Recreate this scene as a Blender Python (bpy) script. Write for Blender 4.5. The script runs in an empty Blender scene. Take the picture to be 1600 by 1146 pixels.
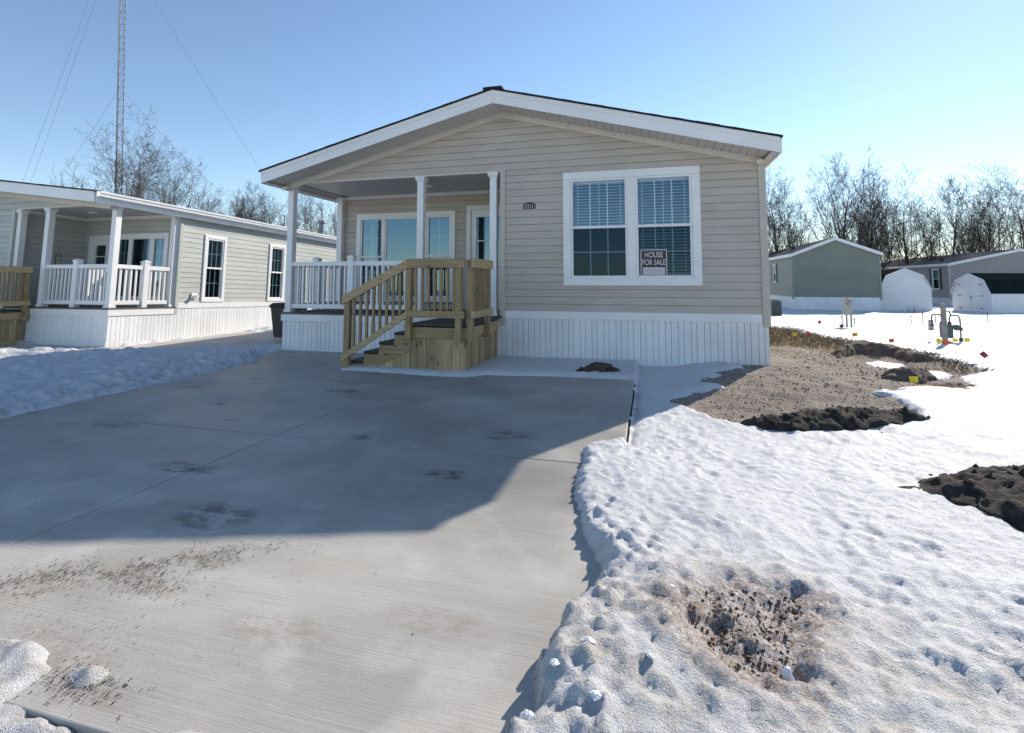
import bpy, math, random
import numpy as np
from mathutils import Vector, Matrix
random.seed(7)
S = bpy.context.scene
COL = S.collection
R = math.radians
SUN_AZ, SUN_EL = 29.5, 29.0

# ------------------------------------------------------------------ materials
class NT:
    def __init__(s, name):
        m = bpy.data.materials.new(name); m.use_nodes = True
        s.m = m; s.t = m.node_tree; s.t.nodes.clear()
    def n(s, typ, **kw):
        nd = s.t.nodes.new(typ)
        ins = kw.pop('ins', {})
        for k, v in kw.items(): setattr(nd, k, v)
        for k, v in ins.items(): s.set(nd, k, v)
        return nd
    def set(s, nd, k, v):
        sock = nd.inputs[k]
        if hasattr(v, 'links'): s.t.links.new(v, sock)
        elif hasattr(v, 'outputs'): s.t.links.new(v.outputs[0], sock)
        else:
            if isinstance(v, (tuple, list)) and len(v) == 3 and sock.type == 'RGBA': v = (*v, 1)
            sock.default_value = v
    def math(s, op, a, b=None, c=None, clamp=False):
        nd = s.n('ShaderNodeMath', operation=op, use_clamp=clamp); s.set(nd, 0, a)
        if b is not None: s.set(nd, 1, b)
        if c is not None: s.set(nd, 2, c)
        return nd.outputs[0]
    def ramp(s, v, a, b, lo=0., hi=1.):
        nd = s.n('ShaderNodeMapRange', interpolation_type='SMOOTHSTEP'); s.set(nd, 0, v)
        for i, x in zip((1, 2, 3, 4), (a, b, lo, hi)): s.set(nd, i, x)
        return nd.outputs[0]
    def mix(s, f, a, b, mode='MIX'):
        nd = s.n('ShaderNodeMix', data_type='RGBA', blend_type=mode)
        s.set(nd, 0, f); s.set(nd, 6, a); s.set(nd, 7, b)
        return nd.outputs[2]
    def pos(s, scale=(1, 1, 1), loc=(0, 0, 0), obj=False):
        if obj: src = s.n('ShaderNodeTexCoord').outputs['Object']
        else: src = s.n('ShaderNodeNewGeometry').outputs['Position']
        mp = s.n('ShaderNodeMapping'); s.set(mp, 0, src); s.set(mp, 'Scale', scale); s.set(mp, 'Location', loc)
        return mp.outputs[0]
    def noise(s, vec, scale, detail=3., rough=.55):
        nd = s.n('ShaderNodeTexNoise'); s.set(nd, 'Vector', vec); s.set(nd, 'Scale', scale)
        s.set(nd, 'Detail', detail); s.set(nd, 'Roughness', rough)
        return nd.outputs['Fac']
    def bump(s, h, strength, dist, prev=None):
        nd = s.n('ShaderNodeBump'); s.set(nd, 'Height', h); s.set(nd, 'Strength', strength); s.set(nd, 'Distance', dist)
        if prev is not None: s.set(nd, 'Normal', prev)
        return nd.outputs[0]
    def out(s, col, rough, normal=None, metallic=0., spec=.5, **kw):
        p = s.n('ShaderNodeBsdfPrincipled')
        s.set(p, 'Base Color', col); s.set(p, 'Roughness', rough); s.set(p, 'Metallic', metallic)
        s.set(p, 'Specular IOR Level', spec)
        if normal is not None: s.set(p, 'Normal', normal)
        for k, v in kw.items(): s.set(p, k, v)
        o = s.n('ShaderNodeOutputMaterial'); s.t.links.new(p.outputs[0], o.inputs[0])
        return s.m

def plain(name, col, rough=.5, var=.12, vs=2.5, bump=0., bs=60., metallic=0., island=0., spec=.5, fine=.05):
    t = NT(name); v = t.pos()
    f = t.ramp(t.noise(v, vs, 4), .3, .7, 1 - var, 1 + var * .6)
    f2 = t.ramp(t.noise(v, 45, 2), .3, .7, 1 - fine, 1 + fine)
    f = t.math('MULTIPLY', f, f2)
    if island:
        r = t.n('ShaderNodeNewGeometry').outputs['Random Per Island']
        f = t.math('MULTIPLY', f, t.ramp(r, 0, 1, 1 - island, 1 + island))
    g = t.n('ShaderNodeCombineColor'); [t.set(g, i, f) for i in range(3)]
    c = t.mix(1., col, g.outputs[0], 'MULTIPLY')
    nm = t.bump(t.noise(v, bs, 3), bump, .01) if bump else None
    return t.out(c, rough, nm, metallic, spec)

def wood(name, axis):
    t = NT(name)
    geo = t.n('ShaderNodeNewGeometry'); r = geo.outputs['Random Per Island']
    off = t.n('ShaderNodeVectorMath', operation='SCALE'); t.set(off, 0, (17., 31., 23.)); t.set(off, 'Scale', r)
    add = t.n('ShaderNodeVectorMath', operation='ADD'); t.set(add, 0, geo.outputs['Position']); t.set(add, 1, off.outputs[0])
    sc = {'x': (1.2, 26, 26), 'z': (26, 26, 1.2), 'y': (26, 1.2, 26)}[axis]
    mp = t.n('ShaderNodeMapping'); t.set(mp, 0, add.outputs[0]); t.set(mp, 'Scale', sc)
    g = t.noise(mp.outputs[0], 1.6, 5, .6)
    wide = t.noise(add.outputs[0], 3., 3)
    k = t.n('ShaderNodeTexVoronoi', feature='F1'); mp2 = t.n('ShaderNodeMapping'); t.set(mp2, 0, add.outputs[0])
    t.set(mp2, 'Scale', {'x': (3.2, 9, 9), 'z': (9, 9, 3.2), 'y': (9, 3.2, 9)}[axis]); t.set(k, 'Vector', mp2.outputs[0]); t.set(k, 'Scale', 1.)
    knot = t.ramp(k.outputs['Distance'], .07, .2, 1., 0.)
    c = t.mix(t.ramp(g, .35, .68), (.35, .248, .13), (.53, .392, .222))
    c = t.mix(t.ramp(wide, .4, .65, 0, .45), c, (.36, .29, .18))
    c = t.mix(t.math('MULTIPLY', knot, .75), c, (.09, .05, .022))
    f = t.ramp(r, 0, 1, .68, 1.2); cc = t.n('ShaderNodeCombineColor'); [t.set(cc, i, f) for i in range(3)]
    c = t.mix(1., c, cc.outputs[0], 'MULTIPLY')
    return t.out(c, .72, t.bump(g, .25, .004), spec=.3)

def siding_mat(name, col):
    t = NT(name); v = t.pos((1.5, 1.5, 14))
    f = t.ramp(t.noise(v, 1.3, 4), .3, .7, .93, 1.06)
    rr = t.ramp(t.n('ShaderNodeNewGeometry').outputs['Random Per Island'], 0, 1, .965, 1.03)
    f = t.math('MULTIPLY', f, rr)
    low = t.ramp(t.noise(t.pos(), .9, 3), .35, .7, .94, 1.03)
    f = t.math('MULTIPLY', f, low)
    g = t.n('ShaderNodeCombineColor'); [t.set(g, i, f) for i in range(3)]
    c = t.mix(1., col, g.outputs[0], 'MULTIPLY')
    gr = t.noise(t.pos((6, 6, 90)), 1., 3)
    return t.out(c, .48, t.bump(gr, .12, .004), spec=.35)

def glass_mat(name, tint=(.55, .68, .72), base=.16, wob=.02, gloss=(.85, .93, 1.)):
    t = NT(name)
    tr = t.n('ShaderNodeBsdfTransparent'); t.set(tr, 0, tint)
    gl = t.n('ShaderNodeBsdfGlossy'); t.set(gl, 0, gloss); t.set(gl, 'Roughness', .015)
    t.set(gl, 'Normal', t.bump(t.noise(t.pos(), 1.4, 1), wob, .06))
    lw = t.n('ShaderNodeLayerWeight'); t.set(lw, 'Blend', .25)
    f = t.ramp(lw.outputs['Facing'], 0, 1, base, 1.)
    f2 = t.math('POWER', lw.outputs['Facing'], 4.); f = t.math('ADD', t.math('MULTIPLY', f2, 1 - base), base, clamp=True)
    mx = t.n('ShaderNodeMixShader'); t.set(mx, 0, f)
    t.t.links.new(tr.outputs[0], mx.inputs[1]); t.t.links.new(gl.outputs[0], mx.inputs[2])
    o = t.n('ShaderNodeOutputMaterial'); t.t.links.new(mx.outputs[0], o.inputs[0])
    return t.m

M = {}
M['beige'] = siding_mat('beige vinyl siding', (.50, .445, .392))
M['beige_trim'] = plain('beige trim', (.52, .465, .40), .45, .05)
M['soffit'] = plain('cream soffit', (.66, .62, .56), .5, .06)
M['white'] = plain('white vinyl', (.80, .80, .80), .38, .05, 1.5, fine=.02)
M['white_skirt'] = plain('white skirting', (.78, .79, .80), .42, .07, 1.2, island=.035, fine=.02)
M['ceil'] = plain('porch ceiling vinyl', (.58, .58, .57), .5, .05)
M['shingle'] = plain('dark shingles', (.035, .034, .034), 1., .3, 8, .6, 90, spec=0.)
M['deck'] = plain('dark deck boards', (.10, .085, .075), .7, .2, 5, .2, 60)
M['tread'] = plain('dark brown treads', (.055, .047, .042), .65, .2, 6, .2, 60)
M['sage'] = siding_mat('sage grey siding', (.48, .495, .465))
M['sage_trim'] = plain('sage trim', (.47, .49, .45), .45, .05)
M['green'] = siding_mat('moss green siding', (.225, .245, .21))
M['green_trim'] = plain('moss trim', (.23, .28, .23), .5, .05)
M['taupe'] = siding_mat('taupe siding', (.33, .315, .30))
M['taupe_trim'] = plain('taupe trim', (.42, .41, .40), .5, .05)
M['cream'] = siding_mat('cream siding', (.55, .53, .44))
M['shutter'] = plain('black shutters', (.03, .035, .045), .5)
M['glass'] = glass_mat('window glass', (.82, .90, .93), .13, .02, (.46, .70, .92))
M['glass_porch'] = glass_mat('porch window glass', (.50, .62, .67), .20, .02, (.42, .64, .82))
M['screen'] = glass_mat('screened glass', (.42, .53, .58), .035, .02, (.30, .55, .80))
M['blind'] = plain('white blind slats', (.84, .86, .86), .5, .05)
M['curtain'] = plain('pale curtain', (.30, .33, .34), .8, .15, 6)
M['dark'] = plain('dark interior', (.03, .035, .04), .9)
M['room'] = plain('room wall', (.075, .09, .10), .9)
M['wood_x'] = wood('treated pine lengthwise', 'x')
M['wood_z'] = wood('treated pine upright', 'z')
M['wood_y'] = wood('treated pine cross', 'y')
M['metal'] = plain('galvanised metal', (.34, .35, .35), .5, .15, 8, metallic=.4)
M['grey_box'] = plain('painted grey metal', (.42, .41, .38), .5, .12, 8)
M['meter_iron'] = plain('grey green iron', (.10, .125, .125), .5, .2, 9)
M['mast'] = plain('mast steel', (.075, .075, .085), .5, .1)
M['wire'] = plain('thin wire', (.09, .10, .12), .5)
M['bin'] = plain('dark bin plastic', (.035, .03, .028), .5)
M['post'] = plain('weathered post', (.30, .29, .27), .8, .2, 9)
M['rust'] = plain('rusty rod', (.12, .07, .05), .8)
M['f_yellow'] = plain('yellow flag', (.85, .66, .03), .6)
M['f_orange'] = plain('orange flag', (.90, .13, .045), .6)
M['f_red'] = plain('red flag', (.62, .03, .07), .6)
M['f_purple'] = plain('purple red flag', (.30, .04, .10), .6)
M['f_pink'] = plain('pink red flag', (.85, .09, .12), .6)
M['sign_red'] = plain('sign maroon', (.05, .009, .018), .5, .04)
M['sign_white'] = plain('sign white', (.52, .51, .53), .5, .04)
M['sign_black'] = plain('sign black', (.015, .017, .022), .4, .04)
M['sign_grey'] = plain('sign writing', (.35, .37, .42), .6)
M['lampglass'] = plain('lamp diffuser', (.8, .8, .78), .3)
M['leafgreen'] = plain('dry weed', (.10, .07, .04), .9)

def bark(name, c1, c2):
    t = NT(name); v = t.pos((8, 8, 2))
    c = t.mix(t.ramp(t.noise(v, 1.5, 4), .35, .7), c1, c2)
    return t.out(c, .9, t.bump(t.noise(v, 4, 4), .5, .03), spec=.2)
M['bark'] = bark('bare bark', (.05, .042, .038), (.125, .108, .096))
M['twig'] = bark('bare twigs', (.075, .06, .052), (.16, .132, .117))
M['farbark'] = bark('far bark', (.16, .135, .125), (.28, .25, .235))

def concrete_mat():
    t = NT('broomed concrete'); P = t.pos()
    broom = t.noise(t.pos((1.6, 190, 1)), 1., 4, .7)
    broom2 = t.noise(t.pos((.8, 60, 1), (3, 5, 0)), 1., 3, .6)
    grain = t.noise(P, 160, 2)
    big = t.noise(t.pos((.45, .8, 1)), 1.5, 5, .6)
    med = t.noise(P, 2.4, 4)
    c = t.mix(t.ramp(big, .35, .66), (.385, .368, .335), (.50, .478, .435))
    c = t.mix(t.ramp(med, .48, .66, 0, .5), c, (.62, .59, .54))
    rust = t.noise(t.pos((1, 1, 1), (9, 2, 0)), 1.7, 3)
    c = t.mix(t.ramp(rust, .56, .75, 0, .4), c, (.45, .355, .28))
    c = t.mix(t.ramp(broom, .34, .5, .30, 0.), c, (.24, .225, .21))
    c = t.mix(t.ramp(broom2, .5, .72, 0, .22), c, (.62, .60, .57))
    c = t.mix(t.ramp(grain, .58, .75, 0, .35), c, (.16, .15, .14))
    # wet marks and dirt stains, each with its own place and ragged outline
    sep = t.n('ShaderNodeSeparateXYZ'); t.set(sep, 0, P)
    warp = t.noise(t.pos((5, 9, 1)), 1.2, 5, .7)
    spots = [(1.22, -5.15, .2, .085), (1.45, -4.15, .2, .1), (1.3, -4.28, .12, .05), (.2, -4.55, .1, .08), (-.95, -3.0, .33, .11), (-1.35, -2.45, .2, .09),
             (-2.55, -2.65, .16, .07), (-1.9, -3.9, .2, .07), (-1.2, -4.4, .15, .06), (-.6, -5.5, .3, .12), (-2.2, -4.8, .3, .1), (.2, -6.05, .25, .16), (-2.9, -3.3, .25, .08)]
    tot = None
    for (x, y, rx, ry) in spots:
        dx = t.math('DIVIDE', t.math('SUBTRACT', sep.outputs[0], x), rx)
        dy = t.math('DIVIDE', t.math('SUBTRACT', sep.outputs[1], y), ry)
        d = t.math('ADD', t.math('MULTIPLY', dx, dx), t.math('MULTIPLY', dy, dy))
        v = t.math('SUBTRACT', 1.25, d, clamp=True)
        tot = v if tot is None else t.math('MAXIMUM', tot, v)
    sm = t.math('MULTIPLY', tot, t.ramp(warp, .42, .6), clamp=True)
    c = t.mix(t.math('MULTIPLY', sm, .85), c, (.062, .06, .056))
    mud = None
    for (x, y, rx, ry) in [(-.3, -6.86, .32, .10), (.02, -6.74, .26, .10), (.28, -6.60, .24, .09), (.55, -6.44, .22, .07), (.47, -6.66, .2, .08), (.62, -7.06, .22, .09), (.85, -7.16, .2, .06), (.42, -6.98, .2, .06), (1.75, -6.55, .25, .10), (1.2, -6.75, .3, .1)]:
        dx = t.math('DIVIDE', t.math('SUBTRACT', sep.outputs[0], x), rx)
        dy = t.math('DIVIDE', t.math('SUBTRACT', sep.outputs[1], y), ry)
        v = t.math('SUBTRACT', 1.2, t.math('ADD', t.math('MULTIPLY', dx, dx), t.math('MULTIPLY', dy, dy)), clamp=True)
        mud = v if mud is None else t.math('MAXIMUM', mud, v)
    mud = t.math('MULTIPLY', mud, t.ramp(t.noise(t.pos((8, 14, 1)), 1.3, 6, .75), .36, .62), clamp=True)
    c = t.mix(t.math('MULTIPLY', mud, .42), c, (.255, .19, .14))
    # damp slab up by the house, also darkened to paint in its shade
    damp_shade = t.math('MULTIPLY', t.ramp(sep.outputs[1], -6.4, -5.2), t.ramp(t.noise(t.pos((.6, .9, 1), (2, 7, 0)), 1.3, 4), .30, .58, .45, 1.))
    c = t.mix(t.math('MULTIPLY', damp_shade, .44), c, (.135, .14, .135))
    wet = t.math('MAXIMUM', sm, damp_shade)
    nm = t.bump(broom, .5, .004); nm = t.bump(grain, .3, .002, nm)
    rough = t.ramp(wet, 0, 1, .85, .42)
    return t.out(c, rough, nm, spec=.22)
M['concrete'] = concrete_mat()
M['concrete_far'] = plain('pale concrete', (.50, .47, .43), .85, .15, 1.5, .2, 60)

def ground_mat():
    t = NT('gravelly soil'); P = t.pos()
    sep = t.n('ShaderNodeSeparateXYZ'); t.set(sep, 0, P)
    big = t.noise(P, 1.1, 5, .6); fine = t.noise(P, 55, 3, .7); mid = t.noise(P, 9, 4, .65)
    vor = t.n('ShaderNodeTexVoronoi'); t.set(vor, 'Vector', P); t.set(vor, 'Scale', 48.)
    c = t.mix(t.ramp(big, .35, .65), (.215, .165, .12), (.335, .265, .20))
    c = t.mix(t.ramp(mid, .52, .72, 0, .55), c, (.10, .08, .065))
    peb = t.n('ShaderNodeHueSaturation'); t.set(peb, 'Saturation', .15); t.set(peb, 'Value', .55); t.set(peb, 'Color', vor.outputs['Color'])
    c = t.mix(.22, c, peb.outputs[0])
    c = t.mix(t.ramp(fine, .55, .75, 0, .45), c, (.42, .37, .31))
    gy = t.ramp(t.math('ADD', sep.outputs[1], t.math('MULTIPLY', t.noise(P, 1.4, 4), 3.)), 3.4, 4.4)
    gz = t.mix(t.ramp(mid, .35, .65), (.17, .125, .075), (.29, .22, .135))
    c = t.mix(gy, c, gz)
    nm = t.bump(vor.outputs['Distance'], .8, .02); nm = t.bump(mid, .6, .04, nm)
    return t.out(c, .95, nm, spec=.15)
M['ground'] = ground_mat()

def dirt_mat(name, a, b):
    t = NT(name); P = t.pos()
    c = t.mix(t.ramp(t.noise(P, 9, 5, .65), .35, .68), a, b)
    c = t.mix(t.ramp(t.noise(P, 60, 3, .6), .6, .78, 0, .6), c, tuple(min(1, x * 3.2) for x in b))
    nm = t.bump(t.noise(P, 40, 4, .7), .9, .02)
    return t.out(c, .92, nm, spec=.25)
M['black_dirt'] = dirt_mat('dark wet soil', (.022, .018, .016), (.065, .055, .047))
M['brown_dirt'] = dirt_mat('brown soil', (.05, .036, .026), (.13, .095, .068))
M['pit_dirt'] = dirt_mat('dry dug soil', (.09, .07, .055), (.19, .15, .12))
M['crumb'] = plain('soil crumbs', (.095, .064, .046), .95, .3, 20, island=.5)
M['pebble'] = plain('pebbles', (.27, .225, .19), .9, .2, 20, island=.55)
M['dry_grass'] = plain('dry grass', (.235, .18, .10), .9, .3, 3, island=.5)

def snow_mat():
    t = NT('old snow'); P = t.pos()
    n1 = t.noise(P, 22, 5, .6); n2 = t.noise(P, 130, 3, .7); n3 = t.noise(P, 330, 2, .6)
    c = t.mix(t.ramp(t.noise(P, 1.2, 4), .4, .7, 0, .5), (.68, .692, .715), (.59, .605, .635))
    sep = t.n('ShaderNodeSeparateXYZ'); t.set(sep, 0, P)
    # road grit in the shovelled snow by the street and along the left edge of the drive
    near = t.ramp(t.math('ADD', sep.outputs[1], t.math('MULTIPLY', t.noise(P, 1.5, 4), 1.6)), -5.9, -4.7, 1., 0.)
    grit = t.math('MULTIPLY', near, t.ramp(t.noise(P, 6, 6, .75), .38, .64, .10, .75))
    c = t.mix(grit, c, (.46, .415, .36))
    dx = t.math('SUBTRACT', sep.outputs[0], -3.62); edge = t.ramp(t.math('ABSOLUTE', dx), .1, .4, 1., 0.)
    g2 = t.math('MULTIPLY', edge, t.ramp(t.noise(P, 7, 5, .7), .5, .68, 0, .6))
    c = t.mix(g2, c, (.33, .29, .23))
    a = t.n('ShaderNodeAttribute', attribute_name='grime')
    c = t.mix(t.math('MULTIPLY', a.outputs['Fac'], t.ramp(t.noise(P, 60, 4, .75), .34, .60)), c, (.27, .185, .145))
    nm = t.bump(n1, .45, .03); nm = t.bump(n2, .9, .010, nm); nm = t.bump(n3, .7, .005, nm)
    return t.out(c, t.ramp(n3, .45, .75, .62, .26), nm, spec=.35)
M['snow'] = snow_mat()
M['ice'] = plain('clear old ice', (.74, .77, .79), .25, .08, 14, .5, 60)

# ------------------------------------------------------------------ mesh builder
class MB:
    def __init__(s, tf=None): s.v = []; s.f = []; s.mi = []; s.tf = tf; s.cur = 0
    def add(s, vs, fs):
        o = len(s.v)
        for p in vs: s.v.append(tuple(s.tf(*p)) if s.tf else tuple(p))
        for f in fs: s.f.append([o + i for i in f]); s.mi.append(s.cur)
        return s
    def box(s, x0, x1, y0, y1, z0, z1):
        return s.add([(x0, y0, z0), (x1, y0, z0), (x1, y1, z0), (x0, y1, z0), (x0, y0, z1), (x1, y0, z1), (x1, y1, z1), (x0, y1, z1)],
                     [(3, 2, 1, 0), (4, 5, 6, 7), (0, 1, 5, 4), (1, 2, 6, 5), (2, 3, 7, 6), (3, 0, 4, 7)])
    def prism(s, pts, y0, y1):            # pts in (x, z), extruded along y
        n = len(pts)
        vs = [(x, y0, z) for x, z in pts] + [(x, y1, z) for x, z in pts]
        return s.add(vs, [list(range(n)), list(range(2 * n - 1, n - 1, -1))] + [(i, i + n, (i + 1) % n + n, (i + 1) % n) for i in range(n)])
    def prismx(s, pts, x0, x1):           # pts in (y, z), extruded along x
        n = len(pts)
        vs = [(x0, y, z) for y, z in pts] + [(x1, y, z) for y, z in pts]
        return s.add(vs, [list(range(n)), list(range(2 * n - 1, n - 1, -1))] + [(i, i + n, (i + 1) % n + n, (i + 1) % n) for i in range(n)])
    def prismz(s, pts, z0, z1):
        n = len(pts)
        vs = [(x, y, z0) for x, y in pts] + [(x, y, z1) for x, y in pts]
        return s.add(vs, [list(range(n)), list(range(2 * n - 1, n - 1, -1))] + [(i, i + n, (i + 1) % n + n, (i + 1) % n) for i in range(n)])
    def tube(s, p, q, r1, r2=None, n=8, cap=True):
        p, q = Vector(p), Vector(q); r2 = r1 if r2 is None else r2
        d = (q - p).normalized(); a = d.orthogonal().normalized(); b = d.cross(a)
        vs = [tuple(p + (a * math.cos(t) + b * math.sin(t)) * r1) for t in [2 * math.pi * i / n for i in range(n)]]
        vs += [tuple(q + (a * math.cos(t) + b * math.sin(t)) * r2) for t in [2 * math.pi * i / n for i in range(n)]]
        fs = [(i, (i + 1) % n, (i + 1) % n + n, i + n) for i in range(n)]
        if cap: fs += [list(range(n - 1, -1, -1)), list(range(n, 2 * n))]
        return s.add(vs, fs)
    def rock(s, p, r, rz=.7):
        j = lambda: random.uniform(.6, 1.25)
        a = random.uniform(0, 6.28); ca, sa = math.cos(a), math.sin(a); vs = []
        for x, y, z in ((1, 0, 0), (0, 1, 0), (-1, 0, 0), (0, -1, 0), (.2, .1, 1), (0, 0, -.8)):
            x, y, z = x * r * j(), y * r * j(), z * r * rz * j()
            vs.append((p[0] + x * ca - y * sa, p[1] + x * sa + y * ca, p[2] + z))
        return s.add(vs, [(0, 1, 4), (1, 2, 4), (2, 3, 4), (3, 0, 4), (1, 0, 5), (2, 1, 5), (3, 2, 5), (0, 3, 5)])
    def build(s, name, mat, parent=None, bevel=0., smooth=False):
        me = bpy.data.meshes.new(name); me.from_pydata(s.v, [], s.f); me.update()
        mats = mat if isinstance(mat, (list, tuple)) else [mat]
        for m in mats: me.materials.append(M[m] if isinstance(m, str) else m)
        if len(mats) > 1: me.polygons.foreach_set('material_index', s.mi)
        if smooth: me.polygons.foreach_set('use_smooth', [True] * len(me.polygons))
        o = bpy.data.objects.new(name, me); COL.objects.link(o)
        if parent is not None: o.parent = parent
        if bevel:
            b = o.modifiers.new('edge', 'BEVEL'); b.width = bevel; b.segments = 2; b.limit_method = 'ANGLE'
        return o

def tag(o, label=None, cat=None, group=None, kind=None):
    if label: o['label'] = label
    if cat: o['category'] = cat
    if group: o['group'] = group
    if kind: o['kind'] = kind
    return o
def thing(name, label, cat, loc=(0, 0, 0), rz=0., group=None):
    o = bpy.data.objects.new(name, None); COL.objects.link(o)
    o.location = loc; o.rotation_euler = (0, 0, rz); o.empty_display_size = .2
    return tag(o, label, cat, group)
def copy_tree(o, parent=None):
    c = o.copy(); COL.objects.link(c); c.parent = parent
    for ch in list(o.children): copy_tree(ch, c)
    return c

# ------------------------------------------------------------------ noise and polygons (numpy)
def vnoise(x, y, seed=0):
    xi = np.floor(x).astype(np.int64); yi = np.floor(y).astype(np.int64); fx = x - xi; fy = y - yi
    def h(a, b):
        n = (a * 374761393 + b * 668265263 + seed * 2147483 + 1013904223) & 0x7fffffff
        n = ((n ^ (n >> 13)) * 1274126177) & 0x7fffffff
        n = ((n ^ (n >> 16)) * 668265263) & 0x7fffffff
        return ((n ^ (n >> 15)) & 0xffff) / 65535.
    u = fx * fx * fx * (fx * (fx * 6 - 15) + 10); v = fy * fy * fy * (fy * (fy * 6 - 15) + 10)
    a, b, c, d = h(xi, yi), h(xi + 1, yi), h(xi, yi + 1), h(xi + 1, yi + 1)
    return (a * (1 - u) + b * u) * (1 - v) + (c * (1 - u) + d * u) * v - .5
def fbm(x, y, f, octv=4, seed=0, gain=.5):
    s = 0.; a = 1.
    for o in range(octv):
        th = .5 + o * .9; c, sn = math.cos(th), math.sin(th)
        s = s + a * vnoise((x * c - y * sn) * f, (x * sn + y * c) * f, seed + o * 17); a *= gain; f *= 2.03
    return s
def sdpoly(x, y, P):                       # positive inside
    d = np.full(x.shape, 1e9); ins = np.zeros(x.shape, bool); n = len(P)
    for i in range(n):
        ax, ay = P[i]; bx, by = P[(i + 1) % n]; ex, ey = bx - ax, by - ay
        t = np.clip(((x - ax) * ex + (y - ay) * ey) / (ex * ex + ey * ey + 1e-12), 0, 1)
        d = np.minimum(d, (x - ax - t * ex) ** 2 + (y - ay - t * ey) ** 2)
        c = ((ay > y) != (by > y))
        with np.errstate(divide='ignore', invalid='ignore'):
            xx = (bx - ax) * (y - ay) / (by - ay if by != ay else 1e-12) + ax
        ins ^= c & (x < xx)
    return np.where(ins, 1., -1.) * np.sqrt(d)
def sstep(a, b, v):
    t = np.clip((v - a) / (b - a), 0, 1); return t * t * (3 - 2 * t)

def terrain(x, y):
    x = np.asarray(x, float); y = np.asarray(y, float)
    z = -.09 - .40 * sstep(2., 26., y) * sstep(3., 9., x)
    z = z + .05 * sstep(2.6, 3.4, x) * sstep(-4.2, -2.5, y)
    z = z + .08 * sstep(2.8, 3.9, x) * sstep(-2.6, -1.0, y) * sstep(5., 2., y) * sstep(6.4, 5., x)
    z = z - .10 * np.exp(-(((x - 6.35) / .45) ** 2 + ((y - 1.5) / .6) ** 2))
    return z
def tz(x, y): return float(terrain(np.array([x]), np.array([y]))[0])

def axis(segs, lo, hi, grow=1.11, mx=3.):
    # segs: list of (start, end, step); grows outward to lo and hi
    a = []
    for s0, s1, st in segs: a += list(np.arange(s0, s1 - 1e-6, st))
    a.append(segs[-1][1])
    st = segs[-1][2]; v = a[-1]
    while v < hi: st = min(st * grow, mx); v += st; a.append(v)
    st = segs[0][2]; v = a[0]; b = []
    while v > lo: st = min(st * grow, mx); v -= st; b.append(v)
    return np.array(b[::-1] + a)
def grid_mesh(name, X, Y, Z, keep=None, mat=None, attr=None, smooth=True):
    ny, nx = Z.shape
    V = np.stack([X, Y, Z], -1).reshape(-1, 3)
    idx = np.arange(nx * ny).reshape(ny, nx)
    F = np.stack([idx[:-1, :-1], idx[:-1, 1:], idx[1:, 1:], idx[1:, :-1]], -1).reshape(-1, 4)
    if keep is not None:
        k = keep.reshape(-1)[F].any(1); F = F[k]
        used = np.zeros(len(V), bool); used[F.reshape(-1)] = True
        re = np.cumsum(used) - 1; V = V[used]; F = re[F]
        if attr is not None: attr = attr.reshape(-1)[used]
    elif attr is not None: attr = attr.reshape(-1)
    me = bpy.data.meshes.new(name)
    me.vertices.add(len(V)); me.vertices.foreach_set('co', V.astype(np.float32).ravel())
    me.loops.add(len(F) * 4); me.loops.foreach_set('vertex_index', F.astype(np.int32).ravel())
    me.polygons.add(len(F)); me.polygons.foreach_set('loop_start', np.arange(0, len(F) * 4, 4, dtype=np.int32))
    me.polygons.foreach_set('loop_total', np.full(len(F), 4, dtype=np.int32))
    me.update(calc_edges=True); me.validate()
    if smooth: me.polygons.foreach_set('use_smooth', np.ones(len(F), bool))
    if attr is not None:
        a = me.attributes.new('grime', 'FLOAT', 'POINT'); a.data.foreach_set('value', attr.astype(np.float32))
    me.materials.append(M[mat])
    o = bpy.data.objects.new(name, me); COL.objects.link(o); return o

# ------------------------------------------------------------------ world, sun, camera
w = bpy.data.worlds.new('World'); S.world = w; w.use_nodes = True
nt = w.node_tree; bg = nt.nodes['Background']
sky = nt.nodes.new('ShaderNodeTexSky'); sky.sky_type = 'NISHITA'; sky.sun_disc = False
sky.sun_elevation = R(SUN_EL); sky.sun_rotation = R(SUN_AZ); sky.air_density = 1.0; sky.dust_density = .045; sky.ozone_density = 2.0; sky.altitude = 200
nt.links.new(sky.outputs[0], bg.inputs[0]); bg.inputs[1].default_value = .135
sl = bpy.data.lights.new('sun', 'SUN'); sl.energy = 4.4; sl.angle = R(.53); sl.color = (1., .90, .77)
so = bpy.data.objects.new('sun', sl); COL.objects.link(so)
sv = Vector((math.sin(R(SUN_AZ)) * math.cos(R(SUN_EL)), math.cos(R(SUN_AZ)) * math.cos(R(SUN_EL)), math.sin(R(SUN_EL))))
so.rotation_euler = sv.to_track_quat('Z', 'Y').to_euler(); so.location = sv * 60

cam = bpy.data.cameras.new('camera'); co = bpy.data.objects.new('camera', cam); COL.objects.link(co)
cam.sensor_width = 36.; cam.lens = 795. / 1600 * 36; cam.shift_y = -190. / 1600; cam.clip_end = 2000; cam.clip_start = .05
yaw, pit = -.2618, .0726
Fv = Vector((math.sin(yaw) * math.cos(pit), math.cos(yaw) * math.cos(pit), math.sin(pit)))
co.location = (2.57, -8.46, 1.30); co.rotation_euler = Fv.to_track_quat('-Z', 'Y').to_euler()
S.camera = co
S.view_settings.view_transform = 'Standard'; S.view_settings.look = 'None'; S.view_settings.exposure = .46; S.view_settings.gamma = 1.
S.cycles.max_bounces = 8; S.cycles.transparent_max_bounces = 24; S.cycles.use_denoising = True
S.cycles.caustics_reflective = False; S.cycles.caustics_refractive = False

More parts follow.
